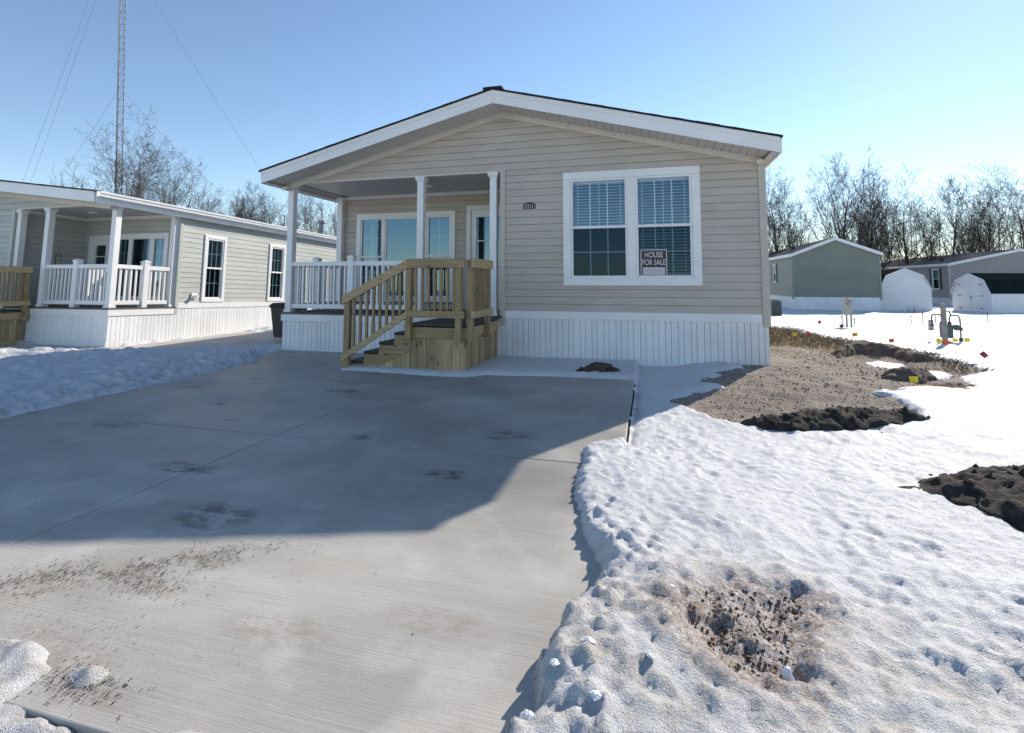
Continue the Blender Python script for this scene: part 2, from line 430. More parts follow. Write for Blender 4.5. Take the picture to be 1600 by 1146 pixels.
# ------------------------------------------------------------------ ground, driveway, path
gx = axis([(-4, 2.2, .3), (2.2, 8., .05)], -140, 160, 1.13, 8.)
gy = axis([(-8, -4.2, .3), (-4.2, 7., .05)], -60, 160, 1.13, 8.)
GX, GY = np.meshgrid(gx, gy)
GZ = terrain(GX, GY) + sstep(2.3, 2.8, GX) * sstep(-6, -4, GY) * (.035 * fbm(GX, GY, 1.1, 4, 3) + .03 * fbm(GX, GY, 5, 3, 9))
under = (GX > -4.6) & (GX < 2.42) & (GY > -7.5) & (GY < .2)
GZ = np.where(under, np.minimum(GZ, -.12), GZ)
tag(grid_mesh('ground', GX, GY, GZ, mat='ground'), kind='structure')

d = MB(); T = .12
xs = [(-3.55, -.515), (-.505, 2.36)]; ys = [(-7.25, -4.705), (-4.695, -1.42)]
for a, b in xs:
    for c, e in ys: d.box(a, b, c, e, -T, 0)
d.box(-4.3, -.515, -1.41, -.03, -T, -.004)
d.box(-.505, .15, -1.41, -.03, -T, -.004)
d.box(-3.54, 2.35, -7.24, -1.43, -T - .02, -.018)            # concrete at the bottom of the sawn joints
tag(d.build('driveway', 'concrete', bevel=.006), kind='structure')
NPATH = [(-11.5, -.7), (-8.6, -.2), (-8.2, .0), (-8.2, 3.), (-4.6, 3.0), (-4.7, .85), (-6.53, -.42), (-7.7, -.95), (-9.37, -1.45), (-12.5, -1.6)]
pm = MB().prismz([(-14, -1.9), (-7.2, -1.35), (-4.75, .5), (-4.75, 3.2), (-8.1, 3.2), (-8.1, -.3), (-14, -.3)], -.14, -.05)
tag(pm.build('path', 'concrete_far', bevel=.005), kind='structure')

# ------------------------------------------------------------------ snow
BARE = [(6.0, 9.2), (6.57, 7.9), (6.57, 5.52), (6.84, 4.91), (6.95, 4.1), (7.3, 3.87), (7.4, 3.03), (7.39, 1.71), (7.27, .66), (6.7, .16), (6.42, -.65), (6.0, -.84), (5.66, -1.15), (5.16, -1.63),
        (5.15, -2.53), (4.46, -3.0), (3.9, -3.27), (3.74, -3.17), (3.32, -3.13), (2.8, -2.3), (3.22, -1.6), (2.98, -1.3), (3.8, -.3), (3.63, .8), (4.2, 1.5), (4.2, 9.2)]
DRIVE = [(-3.58, -1.5), (-4.35, .3), (-2.0, .3), (-1.95, -1.3), (-1.86, -1.74), (-1.0, -1.76), (-.6, -1.80), (.12, -1.78), (.2, -1.72), (.35, -1.55), (.8, -1.50), (1.5, -1.42), (2.37, -1.36), (2.38, -3.6), (2.4, -4.09), (2.07, -4.35), (2.07, -4.9), (2.13, -5.4),
         (2.25, -5.82), (2.34, -6.01), (2.33, -6.21), (2.24, -6.49), (2.19, -6.74), (2.22, -6.93), (2.12, -7.12), (1.6, -7.16), (1.3, -7.20), (1.0, -7.29), (.72, -7.29), (.66, -7.22), (.62, -7.13), (.52, -7.09), (.44, -7.06), (.3, -7.06), (-1., -7.1), (-3.47, -7.0), (-3.42, -4.91)]
DIRT = [(2.70, -6.34), (2.78, -6.2), (2.93, -6.1), (3.14, -6.03), (3.1, -6.16), (3.03, -6.3), (2.99, -6.5), (2.91, -6.55), (2.82, -6.54), (2.76, -6.5)]
LB2 = [(.66, -7.16), (.68, -7.08), (.73, -7.05), (.8, -7.08), (.81, -7.13), (.74, -7.15)]
PITSNOW = [(6.13, 1.71), (6.4, 1.93), (6.66, 1.57), (6.39, 1.18), (5.95, .95)]
PUDDLE = [(6.19, .37), (6.63, .54), (6.76, .32), (6.41, -.24), (6.29, -.19)]
TONG = [[(2.5, -1.0), (3.4, -1.05), (3.55, -.9), (3.4, -.75), (2.4, -.7)], [(2.5, -2.0), (3.12, -1.95), (3.0, -1.85), (2.5, -1.75)]]
sx = axis([(-8.6, -4.2, .06), (-4.2, -3.2, .035), (-3.2, .2, .055), (.2, 4.6, .0165), (4.6, 7.8, .035)], -120, 150, 1.10, 6.)
sy = axis([(-7.7, -4.0, .0165), (-4.0, -1.0, .03), (-1.0, 4.5, .055)], -50, 150, 1.09, 6.)
SX, SY = np.meshgrid(sx, sy)
jit = .09 * fbm(SX, SY, 2.2, 3, 5) + .05 * fbm(SX, SY, 11, 3, 8)
near = sstep(-3., -5., SY) * sstep(1., 1.8, SX)
jit = jit * (1 - .55 * near) + near * (.045 * fbm(SX, SY, 17, 3, 81, .6) + .012 * fbm(SX, SY, 50, 1, 83))
sdb = sdpoly(SX, SY, BARE); jb = .35 * fbm(SX * .55, SY * 1.3, 1.6, 4, 21) * sstep(-3.0, -1.5, SY)
sd = np.minimum(-sdpoly(SX, SY, DRIVE) + jit * .8, -sdb + jit + jb)
sd = np.minimum(sd, -sdpoly(SX, SY, NPATH) + jit)
for P in (PITSNOW, PUDDLE, LB2, *TONG): sd = np.maximum(sd, sdpoly(SX, SY, P) + jit * .6)
left = sstep(-2.9, -3.5, SX) * sstep(-8., -6.5, SY)
fore = sstep(-5.2, -6.2, SY) * sstep(1.6, 2.0, SX)
th = .065 + .09 * left * sstep(1.5, -1.5, SY) + .045 * fore
th = np.where(SY > 8, .05, th)
wid = .05 + .10 * left - .030 * near
th = np.where((SX < 1.0) & (SX > .6) & (SY < -7.0), .018, th)
th = th * np.where(SY < -3, .80 + .40 * sstep(-.35, .45, fbm(SX, SY, 1.9, 3, 97)), 1.)
hs = np.where(sd > 0, th * (1 - np.exp(-np.maximum(sd, 0) / wid)), sd * .9)
onslab = sstep(.06, -.02, np.maximum(np.maximum(SX - 2.36, -3.55 - SX), np.maximum(SY + .03, -7.25 - SY)))
base = terrain(SX, SY); far_ = np.maximum(SX - 2.36, 0); onb = np.maximum(onslab, sstep(1.1, .0, far_) * sstep(-3.9, -4.6, SY) * (SX > 0) * sstep(-9, -7.3, SY)); base = base + (-.002 - base) * onb
dirt = sdpoly(SX, SY, DIRT)
ruff = np.clip(sd * 6, 0, 1)
dist = np.hypot(SX - 2.57, SY + 8.46)
cup = -np.abs(fbm(SX, SY, 7.5, 2, 31, .6)) * .020 - np.abs(fbm(SX, SY, 3.1, 2, 33)) * .011 + .009 * fbm(SX, SY, 19, 2, 35)
lump = fbm(SX, SY, 3.2, 4, 41, .55)
lumpf = fbm(SX, SY, 14, 3, 43, .6)
clod2 = np.maximum(0, fbm(SX, SY, 15., 2, 91, .5) - .10) + .7 * np.maximum(0, fbm(SX + .3 * SY, SY, 27., 2, 93, .5) - .12)
rim = np.exp(-(np.maximum(sd, 0) / .28) ** 2) * np.clip(sd * 30, 0, 1)
clod = np.maximum(0, fbm(SX, SY, 8., 3, 47, .55) - .12)
patch = .45 + .75 * sstep(-.25, .35, fbm(SX, SY, .9, 3, 95))
und = ruff * (cup * patch * (.9 + .3 * near) + .018 * fore * lump + .012 * fore * lumpf + .10 * clod * fore * .35 * sstep(2.75, 2.1, SX) + left * (.075 * lump + .045 * lumpf + .16 * clod * sstep(1.2, .0, np.abs(SX + 3.7))))
und = und + rim * near * (.045 * clod2 + .012 * lumpf + .004) + fore * .022 * clod2 * sstep(.9, .2, np.maximum(sd, 0)) + left * .07 * clod2 * rim
und = und + ruff * (.008 * lumpf + near * .010 * fbm(SX, SY, 30, 2, 71, .6) + fore * .006 * fbm(SX, SY, 26, 2, 73, .6)) + sstep(1.2, .9, SX) * sstep(-6.7, -7.0, SY) * (SX > -1) * ruff * (.05 * lump + .05 * lumpf + .09 * clod - .03)
drift = .05 * fbm(SX, SY, .25, 3, 51) * sstep(0, 2, sd)
bowl = sstep(-.22, .08, dirt + .07 * lump)
SZ = base + hs + und + drift - bowl * (.024 + .016 * fore) + bowl * (.012 * lumpf + .022 * fbm(SX, SY, 40, 2, 61)) * .8
SZ = SZ + .03 * np.exp(-((dirt + .12) / .10) ** 2) * fore
# trodden prints on the left bank and a few in the yard
rng = np.random.RandomState(4)
for i in range(26):
    px, py = (rng.uniform(-7.5, -4.0), rng.uniform(-4.5, -1.2)) if i < 16 else (rng.uniform(2.6, 5.5), rng.uniform(-5.6, -3.4))
    SZ -= (.05 if i < 16 else .006) * np.exp(-(((SX - px) / .11) ** 2 + ((SY - py) / .14) ** 2))
house = ((np.abs(SX) < 4.25) & (SY > .1) & (SY < 14.8)) | ((SX < -8.4) & (SX > -16.9) & (SY > -.2) & (SY < 14))
wood_in = (SX > -.75) & (SX < .1) & (SY > -1.5) & (SY < 0)
keep = (SZ > np.where(onslab > .5, -.02, terrain(SX, SY) - .09)) & ~house & ~wood_in
grime = np.clip(bowl * 1.25 + .35 * fore * sstep(.45, .0, np.abs(dirt)) * 1., 0, 1)
tag(grid_mesh('snow', SX, SY, SZ, keep, 'snow', grime), 'crusty melting snow covering the yards on both sides of the driveway', 'snow', kind='stuff')
def snow_z(x, y):
    j = min(max(int(np.searchsorted(sx, x)), 1), len(sx) - 1); i = min(max(int(np.searchsorted(sy, y)), 1), len(sy) - 1)
    return max(float(SZ[i, j]), tz(x, y))

# ------------------------------------------------------------------ house pieces
def lap_siding(name, mat, parent, z0, z1, spans, tf, course=.123, lip=.012):
    """spans(za, zb) -> list of ((ua, ub) at za, (ua, ub) at zb); u along the wall, d outward"""
    m = MB(tf); z = z0
    while z < z1 - 1e-4:
        zb = min(z + course, z1)
        for (a0, a1), (b0, b1) in spans(z, zb):
            m.add([(a0, lip, z), (a1, lip, z), (b1, .004, zb - .007), (b0, .004, zb - .007), (a0, -.008, z + .001), (a1, -.008, z + .001), (b0, -.010, zb - .003), (b1, -.010, zb - .003), (b0, -.010, zb + .004), (b1, -.010, zb + .004)],
                  [(0, 1, 2, 3), (4, 5, 1, 0), (3, 2, 7, 6), (6, 7, 9, 8)])
        z = zb
    return m.build(name, mat, parent)
def cut(u0, u1, holes):
    """u interval minus openings (ua, ub, za, zb)"""
    def f(za, zb):
        iv = [(u0, u1)]
        for a, b, c, e in holes:
            if c < (za + zb) / 2 < e:
                nx = []
                for p, q in iv:
                    if b <= p or a >= q: nx.append((p, q)); continue
                    if a > p: nx.append((p, a))
                    if b < q: nx.append((b, q))
                iv = nx
        return [((p, q), (p, q)) for p, q in iv]
    return f
def skirting(name, mat, parent, u0, u1, z0, z1, tf, w=.108):
    m = MB(tf); u = u0; k = 0
    while u < u1 - .01:
        v = min(u + w * (1 if k % 2 else .78), u1); g = .006
        m.add([(u, -.014, z0), (u + g, .004, z0), (v - g, .004, z0), (v, -.014, z0), (u, -.014, z1), (u + g, .004, z1), (v - g, .004, z1), (v, -.014, z1)],
              [(0, 1, 5, 4), (1, 2, 6, 5), (2, 3, 7, 6)]); u = v; k += 1
    return m.build(name, mat, parent)

def dh_window(parent, tf, u0, u1, z0, z1, trim=.10, lights=((3, 1), (3, 2)), blind=(None, None), glass=('glass', 'screen'), mull=None, curtain=False):
    """a window of one or more double-hung units. mull: unit spans inside the trim"""
    m = MB(tf)
    m.box(u0, u1, -.02, .035, z1 - trim, z1); m.box(u0, u1, -.02, .035, z0, z0 + trim)
    m.box(u0, u0 + trim, -.02, .035, z0 + trim, z1 - trim); m.box(u1 - trim, u1, -.02, .035, z0 + trim, z1 - trim)
    units = mull or [(u0 + trim, u1 - trim)]
    for (a, b), (c, e) in zip(units[:-1], units[1:]): m.box(b, c, -.02, .030, z0 + trim, z1 - trim)
    wn = m.build('window', 'white', parent, bevel=.004)
    gl = {}; bl = MB(tf); sm = MB(tf); gm = MB(tf)
    for i, (a, b) in enumerate(units):
        kind = lights[i] if isinstance(lights, list) else lights
        za, zb = z0 + trim, z1 - trim; zm = za + (zb - za) * .495; fr = .038
        if kind == 'fixed':
            sm.box(a, a + fr, -.03, .018, za, zb); sm.box(b - fr, b, -.03, .018, za, zb); sm.box(a + fr, b - fr, -.03, .018, za, za + fr); sm.box(a + fr, b - fr, -.03, .018, zb - fr, zb)
            gl.setdefault(glass[0], []).append((a + fr, b - fr, za + fr, zb - fr, .0)); continue
        for j, (c, e, dd, (nu, nz)) in enumerate(((zm, zb, .0, kind[0]), (za, zm, -.018, kind[1]))):
            o = .020 if j == 0 else .004
            sm.box(a, a + fr, -.05, o, c, e); sm.box(b - fr, b, -.05, o, c, e)
            sm.box(a + fr, b - fr, -.05, o, e - fr, e) if j == 0 else sm.box(a + fr, b - fr, -.05, o, c, c + fr)
            if j == 0: sm.box(a + fr, b - fr, -.05, o + .004, c, c + fr * 1.1)
            ga, gb, gc, ge = a + fr, b - fr, c + (fr * 1.1 if j == 0 else fr), e - (fr if j == 0 else 0)
            gl.setdefault(glass[j], []).append((ga, gb, gc, ge, dd - .012))
            for k in range(1, nu): x = ga + (gb - ga) * k / nu; gm.box(x - .008, x + .008, dd - .028, dd - .016, gc, ge)
            for k in range(1, nz): x = gc + (ge - gc) * k / nz; gm.box(ga, gb, dd - .027, dd - .017, x - .008, x + .008)
        if gm.v: gm.build('glazing_bar', 'white', wn); gm = MB(tf)
        bb = blind[i] if i < len(blind) else None
        if bb is not None:
            z = zb - .05
            bl.box(a + .03, b - .03, -.12, -.075, zb - .06, zb - .01)
            while z > za + (zb - za) * bb + .02:
                bl.add([(a + .03, -.122, z - .012), (b - .03, -.122, z - .012), (b - .03, -.078, z - .034), (a + .03, -.078, z - .034)], [(0, 1, 2, 3)]); z -= .05
            bl.box(a + .03, b - .03, -.12, -.08, z - .005, z + .012)
            for q in (.12, .5, .88): x = a + (b - a) * q; bl.box(x - .004, x + .004, -.076, -.073, z, zb - .05)
    sm.build('sash', 'white', wn, bevel=.003)
    for g, L in gl.items():
        p = MB(tf)
        for a, b, c, e, dd in L: p.add([(a, dd, c), (b, dd, c), (b, dd, e), (a, dd, e)], [(0, 1, 2, 3)])
        p.build('pane', g, wn)
    if bl.v: bl.build('blind', 'blind', wn)
    if curtain:
        c = MB(tf); n = 26; a, b = curtain
        vs = []; 
        for k in range(n + 1):
            u = a + (b - a) * k / n; dd = -.14 + .025 * math.sin(k * 1.9)
            vs += [(u, dd, z0 + .1), (u, dd, z1 - .12)]
        c.add(vs, [(2 * k, 2 * k + 2, 2 * k + 3, 2 * k + 1) for k in range(n)]); c.build('curtain', 'curtain', wn)
    # a dim room behind the opening
    rm = MB(tf); a, b, c, e = u0 + .02, u1 - .02, z0 + .02, z1 - .02; D = -.9
    rm.add([(a, -.06, c), (b, -.06, c), (b, -.06, e), (a, -.06, e), (a - .3, D, c - .2), (b + .3, D, c - .2), (b + .3, D, e + .1), (a - .3, D, e + .1)],
           [(4, 5, 6, 7), (0, 1, 5, 4), (1, 2, 6, 5), (2, 3, 7, 6), (3, 0, 4, 7)])
    rm.build('room', 'room', wn)
    return wn

def railing(parent, tf, u0, u1, z0, z1, posts, name='porch_railing', step=.115, mat='white', th=.045, bw=.017):
    m = MB(tf)
    m.box(u0, u1, -th, th, z1 - .085, z1); m.box(u0, u1, -th * .8, th * .8, z0, z0 + .085)
    for p in posts:
        m.box(p - .062, p + .062, -.062, .062, z0 - .1, z1 + .075)
        m.box(p - .074, p + .074, -.074, .074, z1 + .075, z1 + .10)
        m.add([(p - .066, -.066, z1 + .10), (p + .066, -.066, z1 + .10), (p + .066, .066, z1 + .10), (p - .066, .066, z1 + .10), (p, 0, z1 + .14)], [(0, 1, 4), (1, 2, 4), (2, 3, 4), (3, 0, 4)])
    rl = m.build(name, mat, parent, bevel=.004)
    b0 = None; n = int(round((u1 - u0) / step))
    for k in range(1, n):
        u = u0 + (u1 - u0) * k / n
        if any(abs(u - p) < .085 for p in posts): continue
        MB(tf).box(u - bw, u + bw, -bw, bw, z0 + .083, z1 - .083).build('baluster', mat, rl)
    return rl

def porch_post(parent, tf, x, y, z0, z1, w=.062):
    m = MB(tf); m.box(x - w, x + w, y - w, y + w, z0, z1 - .03)
    m.box(x - w * 1.28, x + w * 1.28, y - w * 1.28, y + w * 1.28, z0, z0 + .05)
    a, b = w, w * 1.5
    m.add([(x - a, y - a, z1 - .10), (x + a, y - a, z1 - .10), (x + a, y + a, z1 - .10), (x - a, y + a, z1 - .10), (x - b, y - b, z1 - .035), (x + b, y - b, z1 - .035), (x + b, y + b, z1 - .035), (x - b, y + b, z1 - .035)],
          [(0, 1, 5, 4), (1, 2, 6, 5), (2, 3, 7, 6), (3, 0, 4, 7)])
    m.box(x - b, x + b, y - b, y + b, z1 - .035, z1)
    return m.build('porch_post', 'white', parent, bevel=.004)

def door(parent, tf, u0, u1, z0, z1):
    m = MB(tf); t = .09
    m.box(u0, u0 + t, -.02, .035, z0, z1 - t); m.box(u1 - t, u1, -.02, .035, z0, z1 - t); m.box(u0, u1, -.02, .035, z1 - t, z1)
    dr = m.build('door', 'white', parent, bevel=.004)
    p = MB(tf); a, b, c, e = u0 + t, u1 - t, z0, z1 - t
    wa, wb, wc, we = a + .13, b - .13, c + .95, e - .16
    p.box(a, wa, -.05, .0, c, e); p.box(wb, b, -.05, .0, c, e); p.box(wa, wb, -.05, .0, c, wc); p.box(wa, wb, -.05, .0, we, e)
    p.box(wa - .03, wb + .03, .0, .014, wc - .03, wc); p.box(wa - .03, wb + .03, .0, .014, we, we + .03)
    p.box(wa - .03, wa, .0, .014, wc, we); p.box(wb, wb + .03, .0, .014, wc, we); p.box(wa, wb, -.02, .006, (wc + we) / 2 - .012, (wc + we) / 2 + .012)
    p.box(wa, wb, .0, .012, c + .15, c + .8)
    p.build('door_leaf', 'white', dr, bevel=.004)
    MB(tf).add([(wa, -.02, wc), (wb, -.02, wc), (wb, -.02, we), (wa, -.02, we)], [(0, 1, 2, 3)]).build('pane', 'glass_porch', dr)
    MB(tf).tube((b - .06, .01, c + .9), (b - .06, .06, c + .9), .02).tube((b - .06, .055, c + .9), (b - .16, .055, c + .9), .011).build('handle', 'metal', dr)
    rm = MB(tf); D = -.8
    rm.add([(a, -.06, c), (b, -.06, c), (b, -.06, e), (a, -.06, e), (a - .2, D, c), (b + .2, D, c), (b + .2, D, e), (a - .2, D, e)], [(4, 5, 6, 7), (0, 1, 5, 4), (1, 2, 6, 5), (2, 3, 7, 6), (3, 0, 4, 7)])
    rm.build('room', 'room', dr)
    return dr

def porch_house(root, sx_, hw, ax, zs, ez, az, pw, pd, length, mats, main):
    """front at y = 0 facing -y, porch at the local left (x = -hw .. pw); sx_ mirrors x"""
    sid, trim = mats
    F = lambda u, dd, z: (sx_ * u, -dd, z)                        # front wall, d outward = -y
    B = lambda x, y, z: (sx_ * x, y, z)
    ov, eo, fh = .57, .12, .225                                     # rake overhang, eave overhang, fascia height
    exl, exr = -hw - eo, hw + eo
    zt = lambda x: az - (az - ez) * (abs(x - ax) / ((exr - ax) if x > ax else (ax - exl)))
    zs_top = lambda x: zt(x) - fh + .02                             # soffit plane
    zb = 3.22 if main else 2.93                                     # underside of the porch beam
    # front siding, right of the porch
    wins = [(1.20, 3.38, 1.24, 3.14)] if main else []
    lap_siding('wall', sid, root, zs + .13, zb + .03, cut(pw, hw, [(a + .02, b - .02, c + .03, e - .03) for a, b, c, e in wins]), F)
    def gable(za, z_b):
        def ext(z):
            l = -hw; r = hw
            if z > zs_top(-hw): l = ax - (ax + hw) * (zs_top(ax) - z) / (zs_top(ax) - zs_top(-hw))
            if z > zs_top(hw): r = ax + (hw - ax) * (zs_top(ax) - z) / (zs_top(ax) - zs_top(hw))
            return (min(l, ax), max(r, ax))
        return [(ext(za), ext(z_b))]
    lap_siding('gable_wall', sid, root, zb + .03, zs_top(ax) - .005, gable, F)
    # frieze under the soffit
    m = MB(B)
    for s0, s1 in ((-hw, ax), (ax, hw)):
        a, b = zs_top(s0) , zs_top(s1)
        m.add([(s0, -.035, a - .10), (s1, -.035, b - .10), (s1, -.035, b), (s0, -.035, a), (s0, 0, a - .10), (s1, 0, b - .10), (s1, 0, b), (s0, 0, a)], [(0, 1, 2, 3), (4, 5, 1, 0), (3, 2, 6, 7)])
    m.build('frieze_board', 'soffit', root)
    # soffit of the rake with ribs
    m = MB(B)
    n = 74
    for k in range(n):
        x0 = exl + (exr - exl) * k / n; x1 = exl + (exr - exl) * (k + 1) / n; g = .009
        z0_, z1_ = zs_top(x0), zs_top(x1)
        m.add([(x0, -ov + .02, z0_ + .012), (x0 + g, -ov + .02, z0_), (x1 - g, -ov + .02, z1_), (x1, -ov + .02, z1_ + .012), (x0, 0.02, z0_ + .012), (x0 + g, 0.02, z0_), (x1 - g, 0.02, z1_), (x1, 0.02, z1_ + .012)],
              [(0, 1, 5, 4), (1, 2, 6, 5), (2, 3, 7, 6)])
    m.build('soffit', 'soffit', root)
    # eave soffit and fascia along the sides
    for s in (-1, 1):
        e = exl if s < 0 else exr
        z = ez - fh + .015
        m = MB(B); m.add([(e, -ov + .02, z), (s * hw, -ov + .02, z), (s * hw, length, z), (e, length, z)], [(0, 1, 2, 3)]); m.build('eave_soffit', 'soffit', root)
        m = MB(B); m.box(min(e, e + s * .03), max(e, e + s * .03), -ov + .03, length, ez - fh, ez - .005); m.build('eave_fascia', 'white', root)
        m = MB(B); m.box(min(s * (hw - .11), s * hw), max(s * (hw - .11), s * hw), -.14, -.002, ez - fh - .055, ez - fh + .012)
        m.build('eave_return', 'soffit', root, bevel=.004)
    # rake fascia: two stepped boards
    m = MB(B)
    for s0, s1 in ((exl, ax), (ax, exr)):
        a, b = zt(s0), zt(s1)
        m.add([(s0, -ov, a - fh), (s1, -ov, b - fh), (s1, -ov, b - .075), (s0, -ov, a - .075), (s0, -ov + .025, a - fh), (s1, -ov + .025, b - fh), (s1, -ov + .025, b - .075), (s0, -ov + .025, a - .075)],
              [(0, 1, 2, 3), (4, 5, 1, 0), (1, 5, 6, 2), (0, 3, 7, 4), (5, 4, 7, 6)])
        m.add([(s0, -ov - .014, a - .075), (s1, -ov - .014, b - .075), (s1, -ov - .014, b - .006), (s0, -ov - .014, a - .006), (s0, -ov + .025, a - .075), (s1, -ov + .025, b - .075), (s1, -ov + .025, b - .006), (s0, -ov + .025, a - .006)],
              [(0, 1, 2, 3), (4, 5, 1, 0), (3, 2, 6, 7), (1, 5, 6, 2), (0, 3, 7, 4)])
    m.box(ax - .012, ax + .012, -ov - .018, -ov - .0145, zt(ax) - fh + .004, zt(ax) - .012)
    m.build('fascia', 'white', root)
    # roof
    m = MB(B)
    for s0, s1 in ((exl - .035, ax), (ax, exr + .035)):
        a, b = zt(max(exl, s0)) - (.009 if s0 < exl else 0), zt(min(exr, s1)) - (.009 if s1 > exr else 0)
        n = 26
        for k in range(n):                                          # ragged shingle edge
            p0 = s0 + (s1 - s0) * k / n; p1 = s0 + (s1 - s0) * (k + 1) / n
            q0 = a + (b - a) * k / n; q1 = a + (b - a) * (k + 1) / n; yy = -ov - .03 - random.uniform(0, .01); hh = .022 + random.uniform(0, .006)
            m.add([(p0, yy, q0 - .004), (p1, yy, q1 - .004), (p1, yy, q1 + hh), (p0, yy, q0 + hh), (p1, length + .2, q1 + hh), (p0, length + .2, q0 + hh), (p1, length + .2, q1 - .004), (p0, length + .2, q0 - .004)],
                  [(0, 1, 2, 3), (3, 2, 4, 5), (7, 6, 1, 0), (1, 6, 4, 2), (7, 0, 3, 5)])
    rf = m.build('roof', 'shingle', root)
    MB(B).box(ax - .16, ax + .16, -ov - .03, 1.2, zt(ax) - .0, zt(ax) + .045).box(ax - .14, ax + .14, 1.2, length, zt(ax), zt(ax) + .04).build('ridge_cap', 'shingle', rf)
    # side and back walls
    for s in (-1, 1):
        L = (lambda s: (lambda u, dd, z: (sx_ * (s * hw + s * dd), u, z)))(s)
        y0 = pd if s < 0 else 0.
        holes = []
        if s < 0 and not main: holes = [(2.25, 2.95, .84, 2.55), (4.55, 5.25, .84, 2.55)]
        lap_siding('side_wall', sid, root, zs + .13, ez - fh + .03, cut(y0, length, [(a + .02, b - .02, c + .03, e - .03) for a, b, c, e in holes]), L)
        for (a, b, c, e) in holes: dh_window(root, L, a, b, c, e, trim=.085, lights=((3, 2), (3, 2)), glass=('glass_porch', 'screen'))
        skirting('skirting', 'white_skirt', root, 0., length, -.15, zs, L)
        MB(L).box(pd + .0 if s < 0 else .02, length, .0, .02, zs, zs + .13).build('skirt_trim', 'white', root)
    MB(B).box(-hw, hw, length - .02, length, 0, ez - fh + .02).prism([(-hw, ez - fh), (hw, ez - fh), (ax, zs_top(ax))], length - .02, length).build('back_wall', sid, root)
    # corner boards
    MB(B).box(hw - .075, hw + .03, -.03, .09, zs - .06, ez - fh + .0).build('corner_board', trim, root, bevel=.004)
    MB(B).box(pw - .045, pw + .045, -.03, .06, zs - .12, zb + .03).build('corner_board', trim, root, bevel=.004)
    MB(B).box(-hw - .03, -hw + .075, pd - .03, pd + .06, zs - .12, zb).build('corner_board', trim, root, bevel=.004)
    # front skirting
    skirting('skirting', 'white_skirt', root, -hw, hw, -.15, zs, F)
    m = MB(F); m.box(pw + .046, hw - .08, 0, .02, zs, zs + .13); m.box(-hw - .025, pw - .046, .0, .025, zs - .13, zs); m.box(-hw - .01, hw + .006, .004, .016, -.15, .02)
    m.build('skirt_trim', 'white', root, bevel=.003)
    MB(lambda u, dd, z: (sx_ * (-hw - dd), u, z)).box(0, pd, .0, .025, zs - .13, zs).build('skirt_trim', 'white', root)
    # porch floor, inner walls, ceiling, beams
    m = MB(B); y = -.035
    while y < pd: m.box(-hw - .03, pw, y, min(y + .135, pd), zs + .0, zs + .035); y += .14
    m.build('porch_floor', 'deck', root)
    MB(B).box(-hw + .02, hw - .02, .03, length - .05, zs - .12, zs - .01).build('floor_frame', 'dark', root)
    Rr = lambda u, dd, z: (sx_ * u, pd - dd, z)
    Ri = lambda u, dd, z: (sx_ * (pw - dd), u, z)
    if main: rw = (-3.84, -1.44, .86, 2.84); dr = (-1.18, -.22, zs + .035, 2.93)
    else: rw = (-3.98, -2.28, .84, 2.52); dr = (-2.20, -1.42, zs + .035, 2.50)
    lap_siding('porch_back_wall', sid, root, zs + .03, zb + .06, cut(-hw, pw, [(rw[0] + .02, rw[1] - .02, rw[2] + .03, rw[3] - .03), (dr[0] + .02, dr[1] - .02, zs, dr[3] - .03)]), Rr)
    lap_siding('porch_side_wall', sid, root, zs + .03, zb + .06, cut(.0, pd, []), Ri)
    a, b = rw[0] + .10, rw[1] - .10; s1 = (b - a) * .255
    dh_window(root, Rr, *rw, trim=.10, lights=[((2, 2), (2, 2)), 'fixed', ((2, 2), (2, 2))], glass=('glass_porch', 'glass_porch'),
              mull=[(a, a + s1), (a + s1 + .05, b - s1 - .05), (b - s1, b)], blind=(.02, None, None) if main else (None, None, None), curtain=(a + s1 * 1.2, b - s1 * 1.6) if not main else (a + .2 * s1, a + .9 * s1))
    door(root, Rr, *dr)
    m = MB(B); u = -hw
    while u < pw - .01:
        v = min(u + .15, pw); m.add([(u, .06, zb + .052), (u + .008, .06, zb + .04), (v - .008, .06, zb + .04), (v, .06, zb + .052), (u, pd, zb + .052), (u + .008, pd, zb + .04), (v - .008, pd, zb + .04), (v, pd, zb + .052)], [(0, 1, 5, 4), (1, 2, 6, 5), (2, 3, 7, 6)]); u = v
    m.build('porch_ceiling', 'ceil', root)
    MB(B).box(-hw - .02, pw, .0, .14, zb, zb + .035).box(-hw - .02, -hw + .12, .141, pd, zb, zb + .035).box(-hw - .02, -hw - .012, -.01, pd + .02, zb, ez - fh + .02).build('porch_beam', 'soffit', root, bevel=.004)
    MB(B).box(-hw + .12, pw, pd - .045, pd - .014, zb - .05, zb + .035).box(pw - .045, pw - .014, .06, pd - .05, zb - .05, zb + .035).build('ceiling_trim', 'white', root, bevel=.004)
    lx = (-hw + pw) / 2 + .35
    MB(B).tube((lx, pd * .55, zb + .04), (lx, pd * .55, zb + .0), .10, .095, 24).build('ceiling_light', 'lampglass', root, bevel=.01)
    porch_post(root, B, -hw + .085, .075, zs + .035, zb); porch_post(root, B, -hw + .085, pd - .08, zs + .035, zb)
    return F, B, zb

